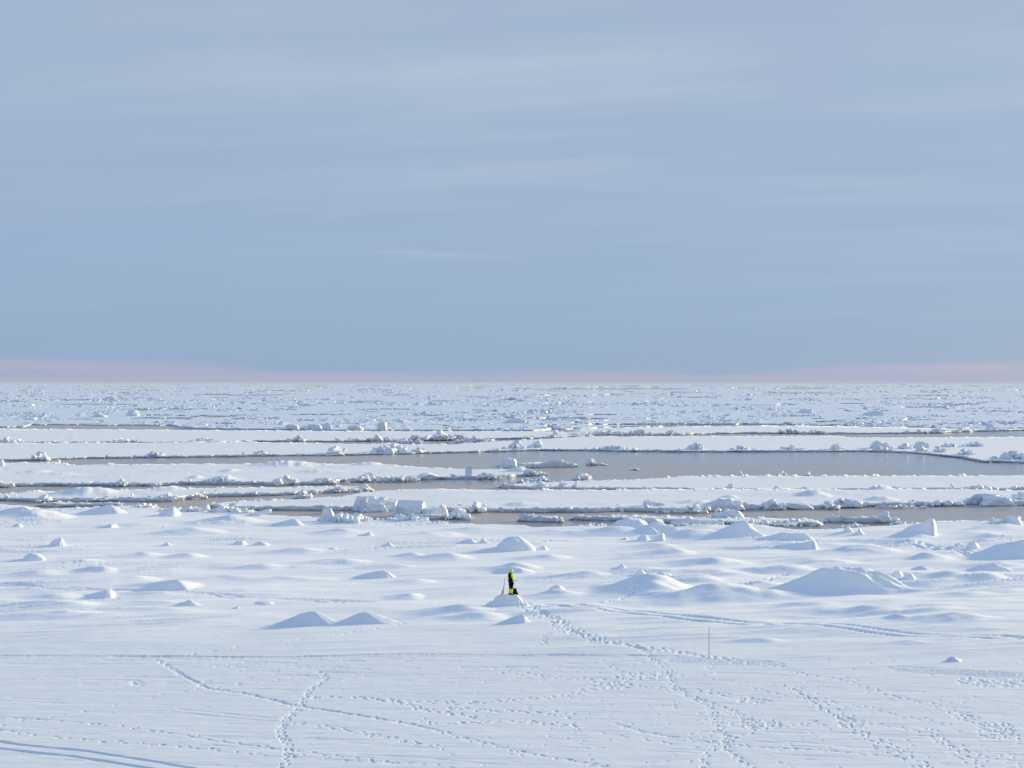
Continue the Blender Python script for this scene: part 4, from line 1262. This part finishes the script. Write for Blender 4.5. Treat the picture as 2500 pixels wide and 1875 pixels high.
WOOD = plain('weathered_wood', (0.34, 0.26, 0.17), 0.8, 0.2, 0.35, 6)
X, Y = ground(1731, 1607)
zp = tz(X, Y)
X, Y = ground(1731, 1607, zp)
hp = 77 * Y / F
pts = [(0.004 * math.sin(k * 1.3), 0.004 * math.cos(k * 1.7), -0.25 + (hp + 0.25) * k / 12) for k in range(13)]
pole = pmesh('marker_pole', rings(pts, [0.021 - 0.0005 * k + (0.002 if k % 4 == 0 else 0) for k in range(13)], 10), WOOD, None, True, (X, Y, zp))
tag(pole, 'thin upright wooden marker pole stuck in the flat snow', 'pole')

# ------------------------------------------------------------------ the person and gear on the mound
Xc, Yc, zg, hm, rd = mp[1]
mo = mp[0]
mco = np.array([v.co[:] for v in mo.data.vertices]) + np.array([Xc, Yc, zg])


def mtop(x, y):
    d2 = (mco[:, 0] - x) ** 2 + (mco[:, 1] - y) ** 2
    k = np.argsort(d2)[:4]
    wgt = 1 / (d2[k] + 1e-4)
    return float((mco[k, 2] * wgt).sum() / wgt.sum())


BLACK = plain('black_fabric', (0.008, 0.0085, 0.010), 0.9, 0.08, 0.3)
YEL = plain('yellow_fabric', (0.82, 0.84, 0.08), 0.65, 0.3, 0.12)
HOODC = plain('lime_fabric', (0.66, 0.86, 0.02), 0.65, 0.3, 0.12)
BOOT = plain('boot_rubber', (0.008, 0.009, 0.008), 0.8, 0.12, 0.2)
ORANGE = plain('orange_glove', (0.55, 0.10, 0.04), 0.65, 0.3, 0.15)
SKIN = plain('skin', (0.50, 0.30, 0.22), 0.55, 0.35, 0.08)
GREY = plain('grey_reflex', (0.35, 0.37, 0.38), 0.4, 0.4, 0.1)
ROD = plain('dark_rod', (0.05, 0.045, 0.045), 0.5, 0.4, 0.2)

PXc = 1247.0
pX = (PXc - CX) / F * Yc
pY = Yc - 0.05
pz = mtop(pX, pY)
person = link('person', None, None, (pX, pY, pz - 0.01), (0, 0, math.radians(24)))
tag(person, 'person in a black and lime yellow survival suit standing on the trampled mound looking away', 'person')

# one continuous body grown from a skeleton, facing +x
J = {'pelvis': ((-.03, 0, .97), .165), 'belly': ((-.01, 0, 1.12), .155), 'chest': ((.0, 0, 1.30), .175), 'top': ((-.01, 0, 1.45), .135), 'neck': ((.02, 0, 1.56), .075),
     'head': ((.055, 0, 1.68), .100), 'crown': ((.05, 0, 1.765), .085),
     'butt': ((-.14, 0, .95), .135)}
for sgn, s in (('l', 1), ('r', -1)):
    J.update({'sh' + sgn: ((-.01, .185 * s, 1.44), .105), 'el' + sgn: ((.07, .265 * s, 1.185), .088), 'fo' + sgn: ((.20, .20 * s, 1.10), .078), 'wr' + sgn: ((.315, .115 * s, 1.045), .055), 'pa' + sgn: ((.385, .075 * s, 1.025), .040),
              'hip' + sgn: ((-.01, .105 * s, .88), .125), 'kn' + sgn: ((.03, .115 * s, .50), .098), 'sh2' + sgn: ((.0, .12 * s, .30), .095), 'an' + sgn: ((-.01, .12 * s, .10), .085), 'to' + sgn: ((.14, .135 * s, .055), .055)})
Ed = [('pelvis', 'belly'), ('belly', 'chest'), ('chest', 'top'), ('top', 'neck'), ('neck', 'head'), ('head', 'crown'), ('pelvis', 'butt')]
for sgn in 'lr':
    Ed += [('top', 'sh' + sgn), ('sh' + sgn, 'el' + sgn), ('el' + sgn, 'fo' + sgn), ('fo' + sgn, 'wr' + sgn), ('wr' + sgn, 'pa' + sgn),
           ('pelvis', 'hip' + sgn), ('hip' + sgn, 'kn' + sgn), ('kn' + sgn, 'sh2' + sgn), ('sh2' + sgn, 'an' + sgn), ('an' + sgn, 'to' + sgn)]
names = list(J)
bme = bpy.data.meshes.new('body_skeleton')
bme.from_pydata([J[k][0] for k in names], [(names.index(a), names.index(b)) for a, b in Ed], [])
tmp = bpy.data.objects.new('body_skeleton', bme)
COL.objects.link(tmp)
md = tmp.modifiers.new('skin', 'SKIN')
md.use_smooth_shade = True
for i, k in enumerate(names):
    sv = bme.skin_vertices[0].data[i]
    rr_ = J[k][1] * (1.0 if J[k][0][2] > 1.5 or k[:2] in ('wr', 'pa', 'to') else 1.14)
    sv.radius = (rr_, rr_)
    sv.use_root = (k == 'pelvis')
sb = tmp.modifiers.new('sub', 'SUBSURF')
sb.levels = sb.render_levels = 2
dg = bpy.context.evaluated_depsgraph_get()
bm_me = bpy.data.meshes.new_from_object(tmp.evaluated_get(dg))
bm_me.name = 'body'
bpy.data.objects.remove(tmp)
bm_me.materials.clear()
for m in (BLACK, YEL, SKIN, ORANGE):
    bm_me.materials.append(m)
for p in bm_me.polygons:
    x, y, z = p.center
    mi = 0
    if z > 1.57:
        mi = 2
    elif x > .31 and z > .85:
        mi = 3
    elif z > 1.0 and ((abs(y) > .215 and x > -.03) or x > .185):
        mi = 1
    elif z > 1.24 and x > -.075 + max(0, 1.38 - z) * 0.4:
        mi = 1
    elif .10 < z < .43:
        mi = 1
    p.material_index = mi
    p.use_smooth = True
body = link('body', bm_me, person)


def ell(c, r, nu=18, nv=12, z0=-1.0, z1=1.0):
    V, Fq = [], []
    for i in range(nv + 1):
        t2 = math.asin(max(-1, min(1, z0 + (z1 - z0) * i / nv)))
        for j in range(nu):
            a = 2 * math.pi * j / nu
            V.append((c[0] + r[0] * math.cos(t2) * math.cos(a), c[1] + r[1] * math.cos(t2) * math.sin(a), c[2] + r[2] * math.sin(t2)))
    for i in range(nv):
        for j in range(nu):
            Fq.append((i * nu + j, i * nu + (j + 1) % nu, (i + 1) * nu + (j + 1) % nu, (i + 1) * nu + j))
    Fq.append(tuple(range(nu))[::-1])
    Fq.append(tuple(nv * nu + j for j in range(nu)))
    return V, Fq


# hood: a shell round the head, open over the face (+x)
HV, HF = ell((.03, 0, 1.70), (.145, .130, .165), 24, 16, -0.85, 1.0)
keepf = []
for f in HF:
    c = np.mean([HV[i] for i in f], axis=0)
    if c[0] > .125 and c[2] < 1.775 and len(f) == 4:
        continue
    if len(f) > 4 and c[2] < 1.65:
        continue
    keepf.append(f)
hood = pmesh('hood', (HV, keepf), HOODC, person)
so = hood.modifiers.new('thick', 'SOLIDIFY')
so.thickness = 0.02
# face in the opening: nose, brows, eyes, mouth
pmesh('face', join([ell((.105, 0, 1.69), (.055, .072, .095)), ell((.165, 0, 1.685), (.018, .014, .024), 8, 6), ell((.152, 0, 1.640), (.012, .026, .008), 8, 5)]), SKIN, person)
for s in (-1, 1):
    pmesh('eye', ell((.150, .030 * s, 1.705), (.010, .012, .009), 8, 6), BLACK, person)
# padded dark collar
ring = [(-.005 + .115 * math.cos(a), .112 * math.sin(a), 1.565 - 0.015 * math.cos(a)) for a in np.linspace(0, 2 * math.pi, 21)]
pmesh('collar', rings(ring, [.034] * 21, 8), BLACK, person)
# dark back panel and braces over the shoulders
for s in (-1, 1):
    pmesh('brace', rings([(-.155, .07 * s, 1.22), (-.165, .085 * s, 1.35), (-.125, .105 * s, 1.48), (-.03, .115 * s, 1.555), (.09, .11 * s, 1.50), (.165, .09 * s, 1.38), (.175, .08 * s, 1.28)], [.026] * 7, 8), BLACK, person)
# hem bands above the yellow gaiters, cuffs, boots with soles
for s in (-1, 1):
    pmesh('cuff', rings([(.255, .163 * s, 1.075), (.305, .122 * s, 1.05)], [.072, .064], 10), BLACK, person)
    sole = [(-.115, -.058), (-.06, -.072), (.08, -.070), (.19, -.052), (.225, 0), (.19, .052), (.08, .070), (-.06, .072), (-.115, .058), (-.13, 0)]
    V, Fq = [], []
    for (zz2, g2) in ((0.0, 1.0), (0.035, 1.03), (0.075, .98), (0.115, .78)):
        for (x, y) in sole:
            xx = x * g2 if zz2 < .1 else x * .62 - .025
            V.append((xx, y * g2 + .13 * s, zz2 + (0.012 if zz2 > .1 else 0)))
    for i in range(3):
        for j in range(10):
            Fq.append((i * 10 + j, i * 10 + (j + 1) % 10, (i + 1) * 10 + (j + 1) % 10, (i + 1) * 10 + j))
    Fq += [tuple(range(10))[::-1], tuple(30 + j for j in range(10))]
    pmesh('boot', (V, Fq), BOOT, person)
    pmesh('ankle_strap', rings([(.075, .07 * s + .03 * s, .155), (.085, .12 * s, .15), (.07, .185 * s, .165), (.0, .215 * s, .19), (-.07, .185 * s, .165)], [.016] * 5, 8), BLACK, person)
    # five gloved fingers closing round what is held
    fing = []
    for k, (dy, L) in enumerate(((-.030, .068), (-.010, .078), (.010, .075), (.028, .060))):
        y0 = .068 * s + dy
        fing.append(rings([(.375, y0, 1.030), (.412, y0, 1.030), (.436, y0 - .004 * s, 1.012), (.434, y0 - .006 * s, 1.012 - L * .45)], [.0125, .012, .011, .009], 8))
    fing.append(rings([(.352, .040 * s, 1.045), (.385, .020 * s, 1.050), (.415, .014 * s, 1.035)], [.014, .012, .010], 8))
    pmesh('glove', join([ell((.375, .070 * s, 1.026), (.046, .046, .028), 12, 8)] + fing), ORANGE, person)
# waist belt
ring = [(-.02 + .175 * math.cos(a), .165 * math.sin(a), 1.085) for a in np.linspace(0, 2 * math.pi, 25)]
pmesh('belt', rings(ring, [.017] * 25, 8), BLACK, person)

# black bag standing by the boots
bX, bY = (1256.5 - CX) / F * Yc, Yc + 0.16
bz = min(mtop(bX, bY), mtop(bX + .15, bY), mtop(bX - .15, bY))
bag = link('bag', None, None, (bX, bY, bz - 0.02), (0, 0, 0.3))
tag(bag, 'black bag with a flared rim standing on the mound beside the person\'s boots', 'bag')


def sack(sections, k=20, pw=2.6):
    V, Fq = [], []
    for (cx2, z, rx, ry) in sections:
        for j in range(k):
            a = 2 * math.pi * j / k
            c, s = math.cos(a), math.sin(a)
            V.append((cx2 + rx * math.copysign(abs(c) ** (2 / pw), c), ry * math.copysign(abs(s) ** (2 / pw), s), z))
    n = len(sections)
    for i in range(n - 1):
        for j in range(k):
            Fq.append((i * k + j, i * k + (j + 1) % k, (i + 1) * k + (j + 1) % k, (i + 1) * k + j))
    Fq.append(tuple(range(k))[::-1])
    Fq.append(tuple((n - 1) * k + j for j in range(k)))
    return V, Fq


pmesh('bag_body', sack([(.03, 0, .19, .15), (.04, .05, .225, .17), (.03, .15, .215, .165), (.0, .28, .17, .14), (-.02, .38, .155, .125), (-.02, .43, .165, .13)]), BLACK, bag)
pmesh('rim', sack([(-.02, .425, .172, .136), (-.02, .435, .188, .150), (-.02, .458, .188, .150), (-.02, .466, .17, .134)]), BOOT, bag)
for s in (-1, 1):
    pmesh('strap', rings([(.08 * s, -.165, .08), (.07 * s, -.195, .2), (.06 * s, -.165, .34), (.05 * s, -.135, .42)], [.014] * 4, 6), BOOT, bag)
pmesh('handle', rings([(-.10, 0, .46), (-.08, 0, .50), (-.02, 0, .515), (.04, 0, .50), (.06, 0, .46)], [.011] * 5, 6), BOOT, bag)

# fishing rod propped behind the person
def atpx(px, py, y):
    return Vector(((px - CX) / F * y, y, CAM - (py - HZ) * y / F))


ry0 = Yc - 0.15
p0 = atpx(1224.5, 1450.5, ry0)
p1 = atpx(1231.3, 1427, ry0 + .25)
p2 = atpx(1233.2, 1409, ry0 + .4)
zt0 = mtop(p0.x, ry0)
p0.z = zt0 + 0.01
rod = link('fishing_rod', None, None, p0)
tag(rod, 'dark fishing rod propped on a short leg behind the person', 'fishing rod')
dq = p1 - p0
pmesh('rod_handle', rings([(0, 0, 0), tuple(dq * .25), tuple(dq * .5)], [.036, .032, .026], 8), ROD, rod)
pmesh('rod_blank', rings([tuple(dq * .49), tuple(dq * .8), tuple(dq), tuple(p2 - p0)], [.024, .020, .016, .010], 8), ROD, rod)
f0 = atpx(1228.7, 1447.5, ry0 + .5)
f0.z = mtop(f0.x, f0.y) - 0.02
pmesh('support_leg', rings([tuple(f0 - p0), tuple(dq * .62)], [.027, .020], 8), ROD, rod)
rp = dq * .38
pmesh('reel', rings([tuple(rp + Vector((.02, -.045, 0))), tuple(rp + Vector((.02, .045, 0)))], [.035, .035], 12), ROD, rod)

# ------------------------------------------------------------------ thin frost haze over the ice
hm_, ht, hp2 = new_mat('haze')
ht.t.nodes.clear()
ho = ht.n('ShaderNodeOutputMaterial')
pv = ht.n('ShaderNodeVolumePrincipled')
pv.inputs['Color'].default_value = (0.72, 0.83, 1.0, 1.0)
pv.inputs['Density'].default_value = 5.5e-5
ht.l(pv.outputs[0], ho.inputs['Volume'])
x0, x1, y0, y1, z0, z1 = -41000, 41000, -400, 61000, -1.2, 19.0
hv = [(x, y, z) for z in (z0, z1) for y in (y0, y1) for x in (x0, x1)]
haze = link('haze', raw_mesh('haze', hv, [(0, 2, 3, 1), (4, 5, 7, 6), (0, 1, 5, 4), (2, 6, 7, 3), (0, 4, 6, 2), (1, 3, 7, 5)], 4, hm_, False))
tag(haze, kind='stuff')
